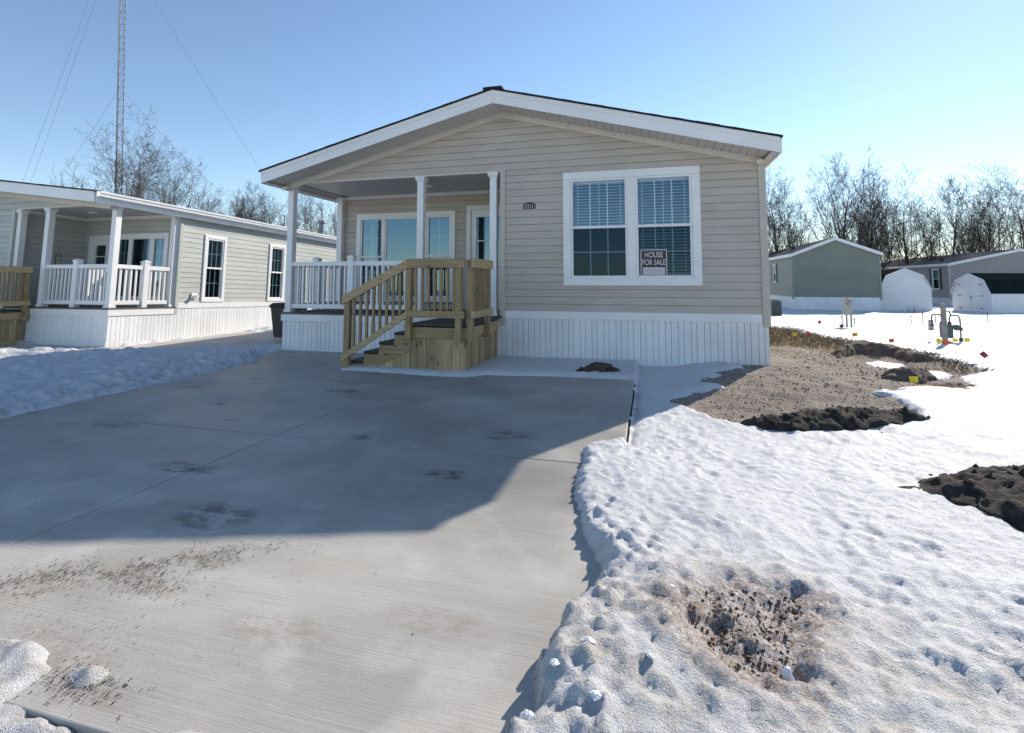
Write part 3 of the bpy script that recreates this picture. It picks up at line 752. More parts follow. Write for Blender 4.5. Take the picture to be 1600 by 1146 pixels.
# ------------------------------------------------------------------ the tan house
hs_ = thing('manufactured_house', 'tan sided house with white gabled porch and wooden steps, number 1211', 'house')
F, B, zb = porch_house(hs_, 1, 4.30, .12, .68, 3.37, 4.49, .14, 1.8, 15., ('beige', 'beige_trim'), True)
dh_window(hs_, F, 1.20, 3.38, 1.24, 3.14, trim=.125, lights=((3, 1), (3, 2)), blind=(.505, .02), mull=[(1.325, 2.255), (2.385, 3.255)], glass=('glass', 'screen'))
porch_post(hs_, B, -1.44, .075, .715, zb); porch_post(hs_, B, -.045, .075, .715, zb)
railing(hs_, lambda u, dd, z: (u, .075 - dd, z), -4.15, -1.51, .79, 1.69, [-2.86])
railing(hs_, lambda u, dd, z: (-4.215 - dd, u, z), .14, 1.66, .79, 1.69, [.9])
MB(B).tube((-.02, .7, 1.1), (.075, .7, 1.1), .012).build('hook', 'dark', hs_) if False else None
sc_ = MB(lambda u, dd, z: (.14 - dd, u, z)); sc_.box(.30, .40, .0, .09, 2.35, 2.5).build('wall_lamp', 'dark', hs_, bevel=.01)

def text_obj(name, body, size, mat, parent, loc, rot, extrude=.0015, bold=0., sx=1.):
    cu = bpy.data.curves.new(name, 'FONT'); cu.body = body; cu.size = size; cu.extrude = extrude; cu.align_x = 'CENTER'; cu.align_y = 'CENTER'; cu.offset = bold
    tmp = bpy.data.objects.new(name, cu); COL.objects.link(tmp)
    dg = bpy.context.evaluated_depsgraph_get(); dg.update()
    me = bpy.data.meshes.new_from_object(tmp.evaluated_get(dg)); COL.objects.unlink(tmp); bpy.data.objects.remove(tmp)
    me.materials.clear(); me.materials.append(M[mat]); me.name = name
    o = bpy.data.objects.new(name, me); COL.objects.link(o); o.parent = parent; o.location = loc; o.rotation_euler = rot; o.scale = (sx, 1, 1)
    return o
pq = thing('house_number_plaque', 'black arched plaque with white number 1211 on the tan siding', 'house number', (.615, -.014, 2.60))
arc = [(-.105, -.05), (.105, -.05), (.105, .028)] + [(.09 * math.cos(t), .028 + .036 * math.sin(t)) for t in np.linspace(.15, math.pi - .15, 9)] + [(-.105, .028)]
MB().prism(arc, -.014, .0).build('plate', 'sign_black', pq, bevel=.003)
text_obj('numerals', '1211', .098, 'sign_white', pq, (0, -.0155, -.010), (R(90), 0, 0), bold=.0012, sx=.84)
[MB().tube((s * .088, -.0165, -.01), (s * .088, -.014, -.01), .006, n=8).build('dot', 'sign_white', pq) for s in (-1, 1)]
sg = thing('for_sale_sign', 'maroon HOUSE FOR SALE sign standing in the front window', 'sign', (2.655, .014, 1.385))
MB().box(-.205, .205, 0, .006, .0, .435).build('board', 'sign_white', sg)
MB().box(-.188, .188, -.0025, -.0002, .012, .418).build('panel', 'sign_red', sg)
MB().box(-.172, .172, -.005, -.003, .026, .150).build('blank_strip', 'sign_white', sg)
text_obj('lettering', 'HOUSE', .125, 'sign_white', sg, (0, -.0045, .345), (R(90), 0, 0), bold=.003, sx=.72)
text_obj('lettering', 'FOR SALE', .125, 'sign_white', sg, (0, -.0045, .225), (R(90), 0, 0), bold=.003, sx=.68)
m = MB()
for k in range(9): u = -.13 + k * .027; m.box(u, u + random.uniform(.010, .02), -.0062, -.0052, .085 + random.uniform(-.004, .004), .093 + random.uniform(0, .012))
m.build('handwriting', 'sign_grey', sg)

# ------------------------------------------------------------------ wooden steps
def wooden_steps(label, loc, depth, stairs_y):
    root = thing('wooden_steps', label, 'steps', loc)
    y0 = -depth
    m = MB(); y = y0 - .02
    while y < -.03: m.box(-.82, .09, y, min(y + .135, -.02), .665, .70); y += .14
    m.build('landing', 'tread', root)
    m = MB(); m.box(-.80, .07, y0, y0 + .04, .49, .645); m.box(.032, .072, y0 + .041, -.02, .49, .645); m.box(-.80, -.76, y0 + .041, -.02, .49, .645)
    m.build('rim_joist', 'wood_x', root, bevel=.004)
    m = MB(); u = -1.45
    while u < .04:
        w_ = random.uniform(.125, .14); top = .487 if u > -.81 else max(.06, .487 - (-.79 - u) * .70)
        m.box(u, min(u + w_ - .004, .045), y0 + .012, y0 + .034, -.06, top); u += w_
    y = y0 + .045
    while y < -.05:
        m.box(.028, .050, y, min(y + .131, -.02), -.06, .487); y += .135
    m.build('skirt_board', 'wood_z', root, bevel=.002)
    m = MB(); m.box(-1.3, .07, y0 - .006, y0 + .011, -.05, .05); m.box(.051, .068, y0 + .0, -.02, -.05, .05); m.build('bottom_board', 'wood_x', root, bevel=.003)
    xs_ = [-.81, -1.06, -1.31, -1.56, -1.80]; zs_ = [.555, .41, .265, .12]
    for k in range(4):
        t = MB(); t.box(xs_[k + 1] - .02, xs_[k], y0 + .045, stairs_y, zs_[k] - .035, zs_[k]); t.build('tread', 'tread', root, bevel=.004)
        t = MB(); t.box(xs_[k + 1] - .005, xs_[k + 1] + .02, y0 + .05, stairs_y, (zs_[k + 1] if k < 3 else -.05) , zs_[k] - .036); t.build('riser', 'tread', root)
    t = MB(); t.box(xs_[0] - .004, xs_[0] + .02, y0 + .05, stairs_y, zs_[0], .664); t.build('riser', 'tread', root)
    # stringer on the near side: saw-toothed board
    pts = [(-.79, .52)]
    for k in range(4): pts += [(xs_[k], zs_[k] - .037), (xs_[k + 1] + .022, zs_[k] - .037)]
    pts += [(-1.78, -.03), (-1.52, -.03), (-.79, .30)]
    m = MB(); m.prism(pts, y0 + .001, y0 + .04); m.build('stringer', 'wood_x', root, bevel=.002)
    m = MB(); m.prism(pts, stairs_y - .04, stairs_y); m.build('stringer', 'wood_x', root, bevel=.002)
    # posts
    for (x, y, a, b) in ((-1.80, y0 - .045, -.03, 1.06), (-.80, y0 - .045, .47, 1.62), (-.03, y0 - .045, .45, 1.60), (.115, y0 + .03, .45, 1.62), (.115, y0 + .82 if depth > 1.2 else -.08, .45, 1.60), (.015, y0 - .001 + .06, -.06, .47)):
        MB().box(x - .044, x + .044, y - .044, y + .044, a, b).build('post', 'wood_z', root, bevel=.005)
    yf = y0 - .11
    ye = y0 + .86 if depth > 1.2 else -.03
    top = MB(); top.box(-.80, .07, yf, yf + .038, 1.50, 1.635); top.prism([(-1.87, .955), (-.801, 1.50), (-.801, 1.635), (-1.87, 1.09)], yf, yf + .038)
    top.box(.162, .20, y0 - .07, ye, 1.50, 1.635)
    rl = top.build('handrail', 'wood_x', root, bevel=.005)
    low = MB(); low.box(-.80, .07, yf, yf + .038, .79, .89); low.prism([(-1.87, .11), (-.801, .79), (-.801, .89), (-1.87, .21)], yf, yf + .038); low.box(.162, .20, y0 - .07, ye, .79, .89)
    low.build('bottom_rail', 'wood_x', root, bevel=.005)
    def bal(x, y, a, b): MB().box(x - .018, x + .018, y - .018, y + .018, a, b).build('baluster', 'wood_z', rl, bevel=.003)
    for k in range(7):
        if True: x = -.69 + .098 * k; bal(x, yf + .057, .80, 1.62) if abs(x + .03) > .06 else None
    for k in range(8):
        x = -1.69 + k * .107; f = (x + 1.87) / 1.07; bal(x, yf + .057, .13 + .68 * f, 1.06 + .545 * f)
    n = 8
    for k in range(n): bal(.143, y0 + .11 + (ye - y0 - .2) * k / (n - 1), .80, 1.62)
    m = MB(); m.prism([(-.76, .47), (-.5, .47), (-.76, .25)], y0 - .002, y0 + .010) if False else None
    m.prism([(-.30, .487), (-.16, .487), (-.01, .36), (-.01, .27)], y0 - .0015, y0 + .011); m.build('brace', 'wood_x', root)
    return root
wooden_steps('new wooden steps with railed landing in front of the tan house porch', (0, 0, 0), 1.62, -.55)

# ------------------------------------------------------------------ left neighbour house
nb = thing('manufactured_house', 'sage grey sided house with white railed corner porch, left of the driveway', 'house', (-12.64, -.33, .02))
nb.rotation_euler = (R(-1.7), 0, 0)
F2, B2, zb2 = porch_house(nb, -1, 4.30, 0., .70, 3.10, 3.66, -1.25, 1.55, 14., ('sage', 'sage_trim'), False)
porch_post(nb, B2, -2.26, .075, .735, zb2); porch_post(nb, B2, -1.38, .075, .735, zb2)
railing(nb, lambda u, dd, z: (-u, .075 - dd, z), -4.15, -2.33, .80, 1.66, [-3.22])
railing(nb, lambda u, dd, z: (4.215 + dd, u, z), .14, 1.41, .80, 1.66, [.80])
# gutter along the sunny side, small wall vent, roof vent
g = MB(lambda x, y, z: (4.45 + x, y, z))
g.prism([(.0, 2.995), (.05, 2.98), (.10, 2.995), (.105, 3.04), (.125, 3.06), (.125, 3.095), (.115, 3.095), (.1, 3.05), (.09, 3.005), (.02, 2.99), (.01, 3.10), (.0, 3.10)], -.55, 14.); g.build('gutter', 'white', nb)
MB().box(4.305, 4.345, 1.95, 2.10, .92, 1.06).tube((4.34, 2.03, .98), (4.44, 2.03, .97), .035, .045, 10).build('wall_vent', 'white', nb, bevel=.006)
MB().tube((3.3, 8.4, 3.2), (3.3, 8.4, 3.75), .10, .10, 14).tube((3.3, 8.4, 3.75), (3.3, 8.4, 3.82), .16, .15, 14).build('roof_vent', 'metal', nb)
wooden_steps('wooden steps in front of the sage grey house porch, at the left picture edge', (-10.72, -.33, 0), .75, -.05)
ph = thing('plant_hook', 'thin black hook standing on the porch of the sage house', 'plant hook', (-10.95, .35, .735))
m = MB(); m.tube((0, 0, 0), (0, 0, 1.15), .010)
P_ = [(0, 0, 1.15)] + [(.09 - .09 * math.cos(t), 0, 1.15 + .09 * math.sin(t)) for t in np.linspace(.3, 3.4, 8)]
for a, b in zip(P_[:-1], P_[1:]): m.tube(a, b, .009)
m.tube((0, 0, 0), (.12, 0, .02), .008); m.tube((0, 0, 0), (-.12, 0, .02), .008); m.build('rod', 'sign_black', ph)
MB().tube((.18, 0, .72), (.18, 0, .60), .085, .05, 14).tube((.18, 0, 1.12), (.18, 0, .72), .004).build('basket', 'sign_black', ph)

tb = thing('trash_bin', 'dark lidded trash bin beside the sage grey house', 'trash bin', (-5.55, 1.75, -.05))
m = MB(); m.add([(-.22, -.24, .08), (.22, -.24, .08), (.22, .24, .08), (-.22, .24, .08), (-.28, -.30, .80), (.28, -.30, .80), (.28, .30, .80), (-.28, .30, .80)], [(3, 2, 1, 0), (0, 1, 5, 4), (1, 2, 6, 5), (2, 3, 7, 6), (3, 0, 4, 7), (4, 5, 6, 7)])
m.box(-.30, .30, -.32, .32, .76, .80); m.build('body', 'bin', tb, bevel=.015)
MB().add([(-.31, -.34, .803), (.31, -.34, .803), (.31, .34, .803), (-.31, .34, .803), (-.24, -.27, .87), (.24, -.27, .87), (.24, .27, .87), (-.24, .27, .87)], [(3, 2, 1, 0), (4, 5, 6, 7), (0, 1, 5, 4), (1, 2, 6, 5), (2, 3, 7, 6), (3, 0, 4, 7)]).build('lid', 'bin', tb, bevel=.01)
for s in (-1, 1): MB().tube((s * .23, .25, .10), (s * .29, .25, .10), .10, n=20).build('wheel', 'sign_black', tb, bevel=.01)

# ------------------------------------------------------------------ right background buildings
def pix(px, py, dep):
    r = Vector((math.cos(yaw), -math.sin(yaw), 0)); u = r.cross(Fv)
    return Vector(co.location) + (Fv + r * ((px - 800) / 795.) - u * ((py - 383) / 795.)) * dep

def single_wide(name, label, loc, W, L, zs, ez, az, mats, rz=0., windows=(), vents=()):
    root = thing(name, label, 'house', loc, rz); hw = W / 2; eo = .12; ov = .25; fh = .2
    sid, trim = mats
    Ff = lambda u, dd, z: (u, -dd, z); Ls = lambda u, dd, z: (-hw - dd, u, z); Rs = lambda u, dd, z: (hw + dd, u, z)
    zt = lambda x: az - (az - ez) * abs(x) / (hw + eo)
    lap_siding('wall', sid, root, zs, ez - .1, cut(-hw, hw, []), Ff, .13)
    def gab(za, z_b):
        e = lambda z: min(hw, max(0, (zt(0) - .02 - z) * (hw + eo) / (az - ez)))
        return [((-e(za), e(za)), (-e(z_b), e(z_b)))]
    lap_siding('gable_wall', sid, root, ez - .1, az - .03, gab, Ff, .13)
    lap_siding('side_wall', sid, root, zs, ez - .02, cut(0, L, [(a + .03, b - .03, c + .03, e - .03) for a, b, c, e in windows]), Ls, .13)
    lap_siding('side_wall', sid, root, zs, ez - .02, cut(0, L, []), Rs, .13)
    MB().prism([(-hw, -.3), (hw, -.3), (hw, ez - .05), (0, az - .1), (-hw, ez - .05)], L - .02, L).build('back_wall', sid, root)
    for tf, a, b in ((Ff, -hw, hw), (Ls, 0, L), (Rs, 0, L)): skirting('skirting', 'white_skirt', root, a, b, -.3, zs, tf, .2)
    m = MB()
    for s in (-1, 1):
        m.add([(0, -ov, az), (s * (hw + eo), -ov, ez), (s * (hw + eo), L + .2, ez), (0, L + .2, az), (0, -ov, az - .03), (s * (hw + eo), -ov, ez - .03), (s * (hw + eo), L + .2, ez - .03), (0, L + .2, az - .03)],
              [(0, 1, 2, 3), (4, 5, 6, 7), (0, 1, 5, 4), (1, 2, 6, 5), (2, 3, 7, 6)])
    rf = m.build('roof', 'roof_far', root)
    m = MB()
    for s in (-1, 1):
        e = s * (hw + eo)
        m.add([(0, -ov - .02, az - .01), (e, -ov - .02, ez - .01), (e, -ov - .02, ez - fh), (0, -ov - .02, az - fh), (0, -ov + .01, az - .01), (e, -ov + .01, ez - .01), (e, -ov + .01, ez - fh), (0, -ov + .01, az - fh)], [(0, 1, 2, 3), (3, 2, 6, 7), (4, 5, 6, 7)])
        m.box(min(e, e + s * .02), max(e, e + s * .02), -ov, L, ez - fh, ez - .005)
        m.add([(s * hw, -ov, ez - fh + .02), (e, -ov, ez - fh + .02), (e, L, ez - fh + .02), (s * hw, L, ez - fh + .02)], [(0, 1, 2, 3)])
        m.add([(0, -ov, az - fh + .02), (e, -ov, ez - fh + .02), (e, .02, ez - fh + .02), (0, .02, az - fh + .02)], [(0, 1, 2, 3)])
    m.build('fascia', 'white', root)
    for s in (-1, 1): MB().box(s * hw - .05, s * hw + .05, -.03, .06, zs - .15, ez - fh + .02).build('corner_board', trim, root)
    for (a, b, c, e) in windows:
        wn = dh_window(root, Ls, a, b, c, e, .07, ((2, 1), (2, 1)), glass=('glass', 'screen'), blind=(.5,))
        for q0, q1 in ((a - .34, a - .02), (b + .02, b + .34)):
            m = MB(Ls); m.box(q0, q1, .012, .04, c, e); z = c + .08
            while z < e - .1: m.box(q0 + .05, q1 - .05, .04, .052, z, z + .04); z += .075
            m.build('shutter', 'shutter', root)
    for (x, y) in vents:
        z = zt(x); MB().tube((x, y, z - .05), (x, y, z + .18), .12, .12, 12).tube((x, y, z + .18), (x, y, z + .24), .2, .16, 12).build('roof_vent', 'sign_black', rf)
    return root
M['roof_far'] = plain('weathered roof', (.15, .145, .145), 1., .25, 3, .4, 60, spec=0.)

pg = pix(1308, 487, 31.)
gh = single_wide('small_house', 'moss green sided house with white skirting beyond the snowy yard', (pg.x, pg.y, pg.z), 4.75, 16., .86, 3.55, 4.55, ('green', 'green_trim'), windows=[(4.2, 5.1, 1.75, 3.05)], vents=[(-1.2, 4.5)])
pt_ = pix(1588, 487, 36.)
th_ = single_wide('long_house', 'taupe sided house with black shutters behind the white sheds', (pt_.x + .35, pt_.y, pt_.z), 8.4, 18., .9, 3.45, 4.45, ('taupe', 'taupe_trim'), windows=[(1.35, 2.35, 1.5, 3.1), (6.0, 7.0, 1.5, 3.1)], vents=[(-3.2, 3.), (-3.0, 9.0)])

def barn_shed(label, loc, rz, W, L, H, mats, doors=True, side='white'):
    root = thing('barn_shed', label, 'shed', loc, rz); h = W / 2
    prof = [(-h, -.2), (h, -.2), (h, H * .52), (h * .72, H * .82), (0, H), (-h * .72, H * .82), (-h, H * .52)]
    MB().prism(prof, 0, .03).build('end_wall', 'white', root); MB().prism(prof, L - .03, L).build('end_wall', 'white', root)
    m = MB(); u = .0
    m.box(-h, -h + .03, .031, L - .031, -.2, H * .52); m.box(h - .03, h, .031, L - .031, -.2, H * .52); m.build('side_wall', side, root)
    r = MB(); o = .05
    q = [(-h - o, H * .50), (-h * .74, H * .84), (0, H + .03), (h * .74, H * .84), (h + o, H * .50)]
    for (a, b), (c, e) in zip(q[:-1], q[1:]):
        r.add([(a, -.06, b), (c, -.06, e), (c, L + .06, e), (a, L + .06, b), (a, -.06, b + .03), (c, -.06, e + .03), (c, L + .06, e + .03), (a, L + .06, b + .03)], [(0, 1, 2, 3), (4, 5, 6, 7), (0, 1, 5, 4), (2, 3, 7, 6), (0, 3, 7, 4), (1, 2, 6, 5)])
    r.build('roof', mats, root)
    t = MB()
    for (a, b), (c, e) in zip(q[:-1], q[1:]): t.add([(a, -.075, b + .025), (c, -.075, e + .025), (c, -.075, e - .07), (a, -.075, b - .07), (a, -.03, b + .025), (c, -.03, e + .025), (c, -.03, e - .07), (a, -.03, b - .07)], [(0, 1, 2, 3), (4, 5, 6, 7), (3, 2, 6, 7), (0, 1, 5, 4)])
    t.build('rake_trim', 'white', root)
    if doors:
        d_ = MB(); dw = h * .62
        for s in (-1, 1):
            a, b = (-dw, -.012) if s < 0 else (.012, dw)
            dd = MB(); dd.box(a, b, -.04, -.002, .05, H * .80); f = .07
            dd.box(a, a + f, -.055, -.0405, .05, H * .8); dd.box(b - f, b, -.055, -.0405, .05, H * .8); dd.box(a + f, b - f, -.055, -.0405, H * .42, H * .42 + f)
            dl = dd.build('door', 'white', root, bevel=.004)
            hg = MB()
            for z in (.25, H * .43, H * .72): x = a if s < 0 else b; hg.box(min(x, x - s * .16), max(x, x - s * .16), -.066, -.0555, z, z + .04)
            hg.build('hinge', 'sign_black', dl)
            if s > 0: MB().box(.03, .06, -.08, -.0555, H * .36, H * .42).build('handle', 'sign_black', dl)
    return root
ps = pix(1416, 487, 30.5)
M['shed_roof'] = plain('dark shed shingles', (.03, .028, .027), 1., .3, 8, .5, 60, spec=0.)
barn_shed('white barn shaped shed with plain end, between the green and taupe houses', (ps.x, ps.y, ps.z), R(-8), 2.55, 3.6, 2.55, 'shed_roof', False, 'cream')
M['shed_roof2'] = plain('deep green black shingles', (.014, .022, .024), 1., .3, 8, .5, 60, spec=0.)
p2 = pix(1519, 489, 29.)
barn_shed('white barn shaped shed with hinged double doors and dark roof, at the right edge', (p2.x, p2.y, p2.z), R(-71), 2.3, 4.6, 2.2, 'shed_roof2', True)
pa = pix(1212, 497, 24.)
ac = thing('air_conditioner', 'grey boxy air conditioner unit beside the green house', 'air conditioner', (pa.x, pa.y, pa.z))
MB().box(-.22, .22, -.28, .28, 0, .82).build('cabinet', 'meter_iron', ac, bevel=.02)
m = MB(); [m.box(-.19, .19, -.292, -.281, .1 + k * .06, .125 + k * .06) for k in range(11)]; m.build('grille', 'sign_black', ac)
MB().tube((0, 0, .82), (0, 0, .86), .19, .19, 20).build('fan_cover', 'sign_black', ac)

# ------------------------------------------------------------------ utilities in the yard
def yard(px, py):                                                    # where a sight line meets the yard surface
    o = Vector(co.location); d_ = (pix(px, py, 1.) - o)
    t = 2.
    while t < 60:
        p = o + d_ * t
        if p.z <= tz(p.x, p.y) + .045: break
        t *= 1.004
    return p.x, p.y, snow_z(p.x, p.y) - .01
x, y, z = yard(1326, 512)
em = thing('electric_meter', 'grey electric meter box on two pipes standing in the snow', 'electric meter', (x, y, z), R(-12))
em.scale = (.82, .82, .94)
s = 1.0
m = MB(); m.tube((-.05, 0, -.1), (-.05, 0, .5), .033); m.tube((.09, 0, -.1), (.09, 0, .5), .033); m.tube((0, 0, .93), (0, 0, 1.0), .035); m.build('pipe', 'metal', em)
MB().box(-.17, .15, -.07, .09, .42, .93).box(-.18, .16, -.075, .095, .93, .945).build('box', 'grey_box', em, bevel=.012)
MB().tube((.07, -.07, .78), (.07, -.15, .78), .082, .075, 20).build('dial', 'metal', em, bevel=.01)
x, y, z = yard(1477, 538)
wp = tag(MB().box(x - .04, x + .04, y - .04, y + .04, z - .1, z + .86).build('wooden_post', 'post', bevel=.008), 'weathered square post standing beside the gas meter', 'post')
x, y, z = yard(1484, 535); y += .12
gm_ = thing('gas_meter', 'grey green gas meter with bent pipes beside the post', 'gas meter', (x, y, z), R(-14))
gm_.scale = (.86, .86, .95)
MB().box(-.12, .13, -.10, .10, .08, .40).tube((0, -.10, .26), (0, -.14, .26), .10, .09, 18).tube((-.08, 0, .40), (-.08, 0, .46), .05, .04, 12).tube((.08, 0, .40), (.08, 0, .46), .05, .04, 12).build('meter', 'meter_iron', gm_, bevel=.03)
m = MB()
for pts in ([(-.08, 0, .45), (-.08, 0, .58), (-.10, 0, .62), (-.24, 0, .62), (-.28, 0, .58), (-.28, 0, .38)], [(.08, 0, .45), (.08, 0, .56), (.11, 0, .60), (.24, 0, .60), (.29, 0, .55), (.29, 0, -.1)], [(-.05, 0, .62), (.0, 0, .70), (.08, 0, .70), (.12, 0, .60)]):
    for a, b in zip(pts[:-1], pts[1:]): m.tube(a, b, .019, n=10)
m.tube((-.28, 0, .40), (-.28, 0, .34), .045); m.tube((.29, 0, .34), (.29, 0, .26), .05); m.tube((.29, 0, .10), (.29, 0, .02), .045); m.tube((.13, 0, .33), (.29, 0, .33), .035)
m.build('pipework', 'meter_iron', gm_)
MB().tube((.20, -.02, .33), (.20, -.10, .33), .075, .07, 16).build('regulator', 'meter_iron', gm_, bevel=.01)
x, y, z = yard(1455, 515)
cb = thing('cable_pedestal', 'short pale utility pedestal standing in the snow behind the gas meter', 'utility pedestal', (x, y, z))
MB().box(-.055, .055, -.05, .05, -.05, .25).build('body', 'grey_box', cb, bevel=.012); MB().box(-.062, .062, -.057, .057, .25, .31).build('cap', 'grey_box', cb, bevel=.025)
stk = [(1424, 507, .24, 'thin stake in the snow right of the electric meter, nearest to it'), (1442, 507, .36, 'tallest thin stake left of the pale utility pedestal'), (1462, 507, .32, 'thin stake just right of the pale utility pedestal'),
       (1544, 508, .40, 'lone thin stake in the snow in front of the shed with double doors'), (1335, 507, .16, 'short stake just right of the electric meter'), (1316, 508, .26, 'thin stake just left of the electric meter')]
for (px, py, h, lab) in stk:
    x, y, z = yard(px, py); o = thing('ground_stake', lab, 'stake', (x, y, z), 0, 'thin stakes in the snowy yard')
    MB().tube((0, 0, -.1), (random.uniform(-.015, .015), 0, h), .014, n=6).build('rod', 'rust', o); MB().tube((0, 0, h), (0, 0, h + .05), .026, .022, 8).build('cap', 'sign_black', o)
FL = [(1238, 533, 'f_yellow', 'yellow marker flag on the dry grass nearest the tan house wall', .20, 10), (1262, 530, 'f_pink', 'pink red marker flag at the edge of the dry grass and snow', .22, -30),
      (1277, 514, 'f_red', 'tiny red marker flag far back in the snow, left of the electric meter', .2, 60), (1310, 526, 'f_purple', 'small purple red marker flag below the electric meter box', .25, 50),
      (1331, 538, 'f_yellow', 'yellow marker flag in the snow in front of the electric meter', .25, 20), (1389, 541, 'f_orange', 'tilted orange marker flag behind the dug pit', .16, 25),
      (1466, 549, 'f_yellow', 'yellow marker flag leaning behind the large orange flag', .22, -25), (1473, 556, 'f_orange', 'large orange marker flag in front of the weathered post', .22, 30),
      (1489, 541, 'f_yellow', 'yellow marker flag at the foot of the gas meter', .14, 0), (1507, 549, 'f_yellow', 'yellow marker flag standing right of the gas meter', .20, 15),
      (1541, 574, 'f_purple', 'wine red marker flag tilted over the snow right of the soil', .24, -50), (1421, 598, 'f_yellow', 'low yellow marker flag on the small soil heap', .10, 5)]
for (px, py, mt, lab, h, tl) in FL:
    x, y, z = yard(px, py); o = thing('marker_flag', lab, 'flag', (x, y, z), R(-15 + random.uniform(-15, 15)), 'utility marker flags')
    a = R(tl) * .35; tx, tz_ = math.sin(a) * h, math.cos(a) * h
    MB().tube((0, 0, -.08), (tx, 0, tz_), .0035, n=5).build('wire', 'metal', o)
    m = MB(); n = 5; fw, fh = .092, .072; vs = []
    ca, sa = math.cos(R(tl)), math.sin(R(tl))
    for k in range(n + 1):
        u = fw * k / n; b = .014 * math.sin(k * 1.5)
        for (vz, dy) in ((0, 0), (fh, 0)):
            for th_y in (-.0012, .0012): vs.append((tx + u * ca - vz * sa, b + th_y, tz_ - fh * .6 + u * sa + vz * ca))
    fs = []
    for k in range(n):
        i = 4 * k; fs += [(i, i + 4, i + 6, i + 2), (i + 1, i + 3, i + 7, i + 5), (i, i + 1, i + 5, i + 4), (i + 2, i + 6, i + 7, i + 3)]
    m.add(vs, fs); m.build('cloth', mt, o)

# ------------------------------------------------------------------ dirt heaps, loose soil, grass, ice
def mound(label, poly, h, mat, seed, clods=60, step=.016, rough=.05):
    P = np.array(poly); x0, y0 = P.min(0) - .3; x1, y1 = P.max(0) + .3
    gx_, gy_ = np.meshgrid(np.arange(x0, x1, step), np.arange(y0, y1, step))
    s_ = sdpoly(gx_, gy_, poly) + .10 * fbm(gx_, gy_, 3.5, 3, seed) + .03 * fbm(gx_, gy_, 14, 2, seed + 3)
    wdt = max(.12, np.max(s_) * .9)
    b = np.array([[snow_z(a, c) for a in gx_[0]] for c in gy_[:, 0]]) if False else terrain(gx_, gy_)
    hh = h * np.clip(s_ / wdt, -1, 1) ; hh = np.where(s_ > 0, h * np.sqrt(np.clip(s_ / wdt, 0, 1)), s_ * 1.2)
    amp = np.clip(s_ * 8, 0, 1)
    z_ = b + .03 + hh + amp * (rough * fbm(gx_, gy_, 6, 4, seed + 7, .6) + .35 * rough * np.abs(fbm(gx_, gy_, 19, 3, seed + 9, .6)))
    o = grid_mesh('dirt_mound', gx_, gy_, z_, z_ > b - .08, mat)
    ms = MB()
    for i in range(clods):
        for _ in range(20):
            a, c = random.uniform(x0, x1), random.uniform(y0, y1)
            ii, jj = int((c - y0) / step), int((a - x0) / step)
            if ii < s_.shape[0] and jj < s_.shape[1] and s_[ii, jj] > -.12: break
        ms.rock((a, c, max(z_[ii, jj], b[ii, jj] + .03)), random.choice((.008, .012, .018, .025, .04)), .8)
    tag(ms.build('clod', mat, o), kind='stuff')
    return tag(o, label, 'dirt mound', 'heaps of dug soil')
mound('long black soil mound at the near edge of the bare gravel', [(3.28, -3.22), (3.55, -3.05), (4.0, -2.85), (4.5, -2.68), (4.9, -2.62), (5.1, -2.72), (4.75, -2.98), (4.3, -3.22), (3.85, -3.4), (3.5, -3.36)], .125, 'black_dirt', 101, 130)
mound('black soil mound breaking through the snow at the right picture edge', [(4.05, -4.5), (4.3, -4.38), (4.6, -4.12), (5.0, -3.85), (5.6, -3.7), (5.7, -4.4), (5.0, -5.0), (4.55, -4.95), (4.42, -4.72)], .115, 'black_dirt', 111, 160)
mound('small brown soil mound against the white skirting of the tan house', [(1.5, -1.28), (1.58, -.9), (1.8, -.65), (2.1, -.9), (2.32, -1.2), (1.95, -1.32)], .20, 'brown_dirt', 121, 40)
mound('curved soil ridge behind the dug pit', [(5.75, 1.7), (5.95, 2.6), (6.5, 3.3), (7.1, 2.9), (7.3, 1.9), (6.95, 1.85), (6.8, 2.35), (6.4, 2.55), (6.05, 2.2)], .17, 'pit_dirt', 131, 50, .04)
mound('small flat soil heap with a yellow flag', [(5.55, -.55), (5.75, -.2), (6.2, .1), (6.35, -.1), (6.0, -.5)], .10, 'pit_dirt', 141, 40)
mound('low soil heap at the tip of the bare ground', [(5.9, -1.1), (6.1, -.8), (6.5, -.7), (6.3, -1.05)], .05, 'pit_dirt', 151, 20)

def inside(P, x, y): return float(sdpoly(np.array([x]), np.array([y]), P)[0])
pe = MB()
bx = np.random.RandomState(9)
cx_ = bx.uniform(2.7, 7.4, 9000); cy_ = bx.uniform(-3.4, 6.5, 9000); ok = sdpoly(cx_, cy_, BARE) > .02
for a, b in list(zip(cx_[ok], cy_[ok]))[:5200]:
    if abs(a) < 4.32 and b > -.02: continue
    pe.rock((a, b, tz(a, b) + .012), random.choice((.005, .006, .008, .010, .016)), .8)
tag(pe.build('gravel', 'pebble'), 'loose gravel and pebbles on the bare soil by the tan house', 'gravel', kind='stuff')
gr = MB()
for i in range(5200):
    a = random.uniform(4.5, 7.6); b = random.uniform(.6, 8.2)
    dd = inside(BARE, a, b)
    if dd < -.10 or (b < 2.6 and dd > .35) or (b < 3.8 and random.random() < .5 and dd > .5): continue
    z = tz(a, b); L = random.uniform(.04, .12); th0 = random.uniform(0, 6.28); ln = random.uniform(.3, 1.4)
    ux, uy = math.cos(th0), math.sin(th0); px_, py_ = -uy * .006, ux * .006
    gr.add([(a - px_, b - py_, z), (a + px_, b + py_, z), (a + ux * L * ln * .5 + px_ * .6, b + uy * L * ln * .5 + py_ * .6, z + L * .7), (a + ux * L * ln, b + uy * L * ln, z + L)], [(0, 1, 2), (0, 2, 3)])
tag(gr.build('grass', 'dry_grass'), 'short dead grass along the edge of the bare ground', 'grass', kind='stuff')
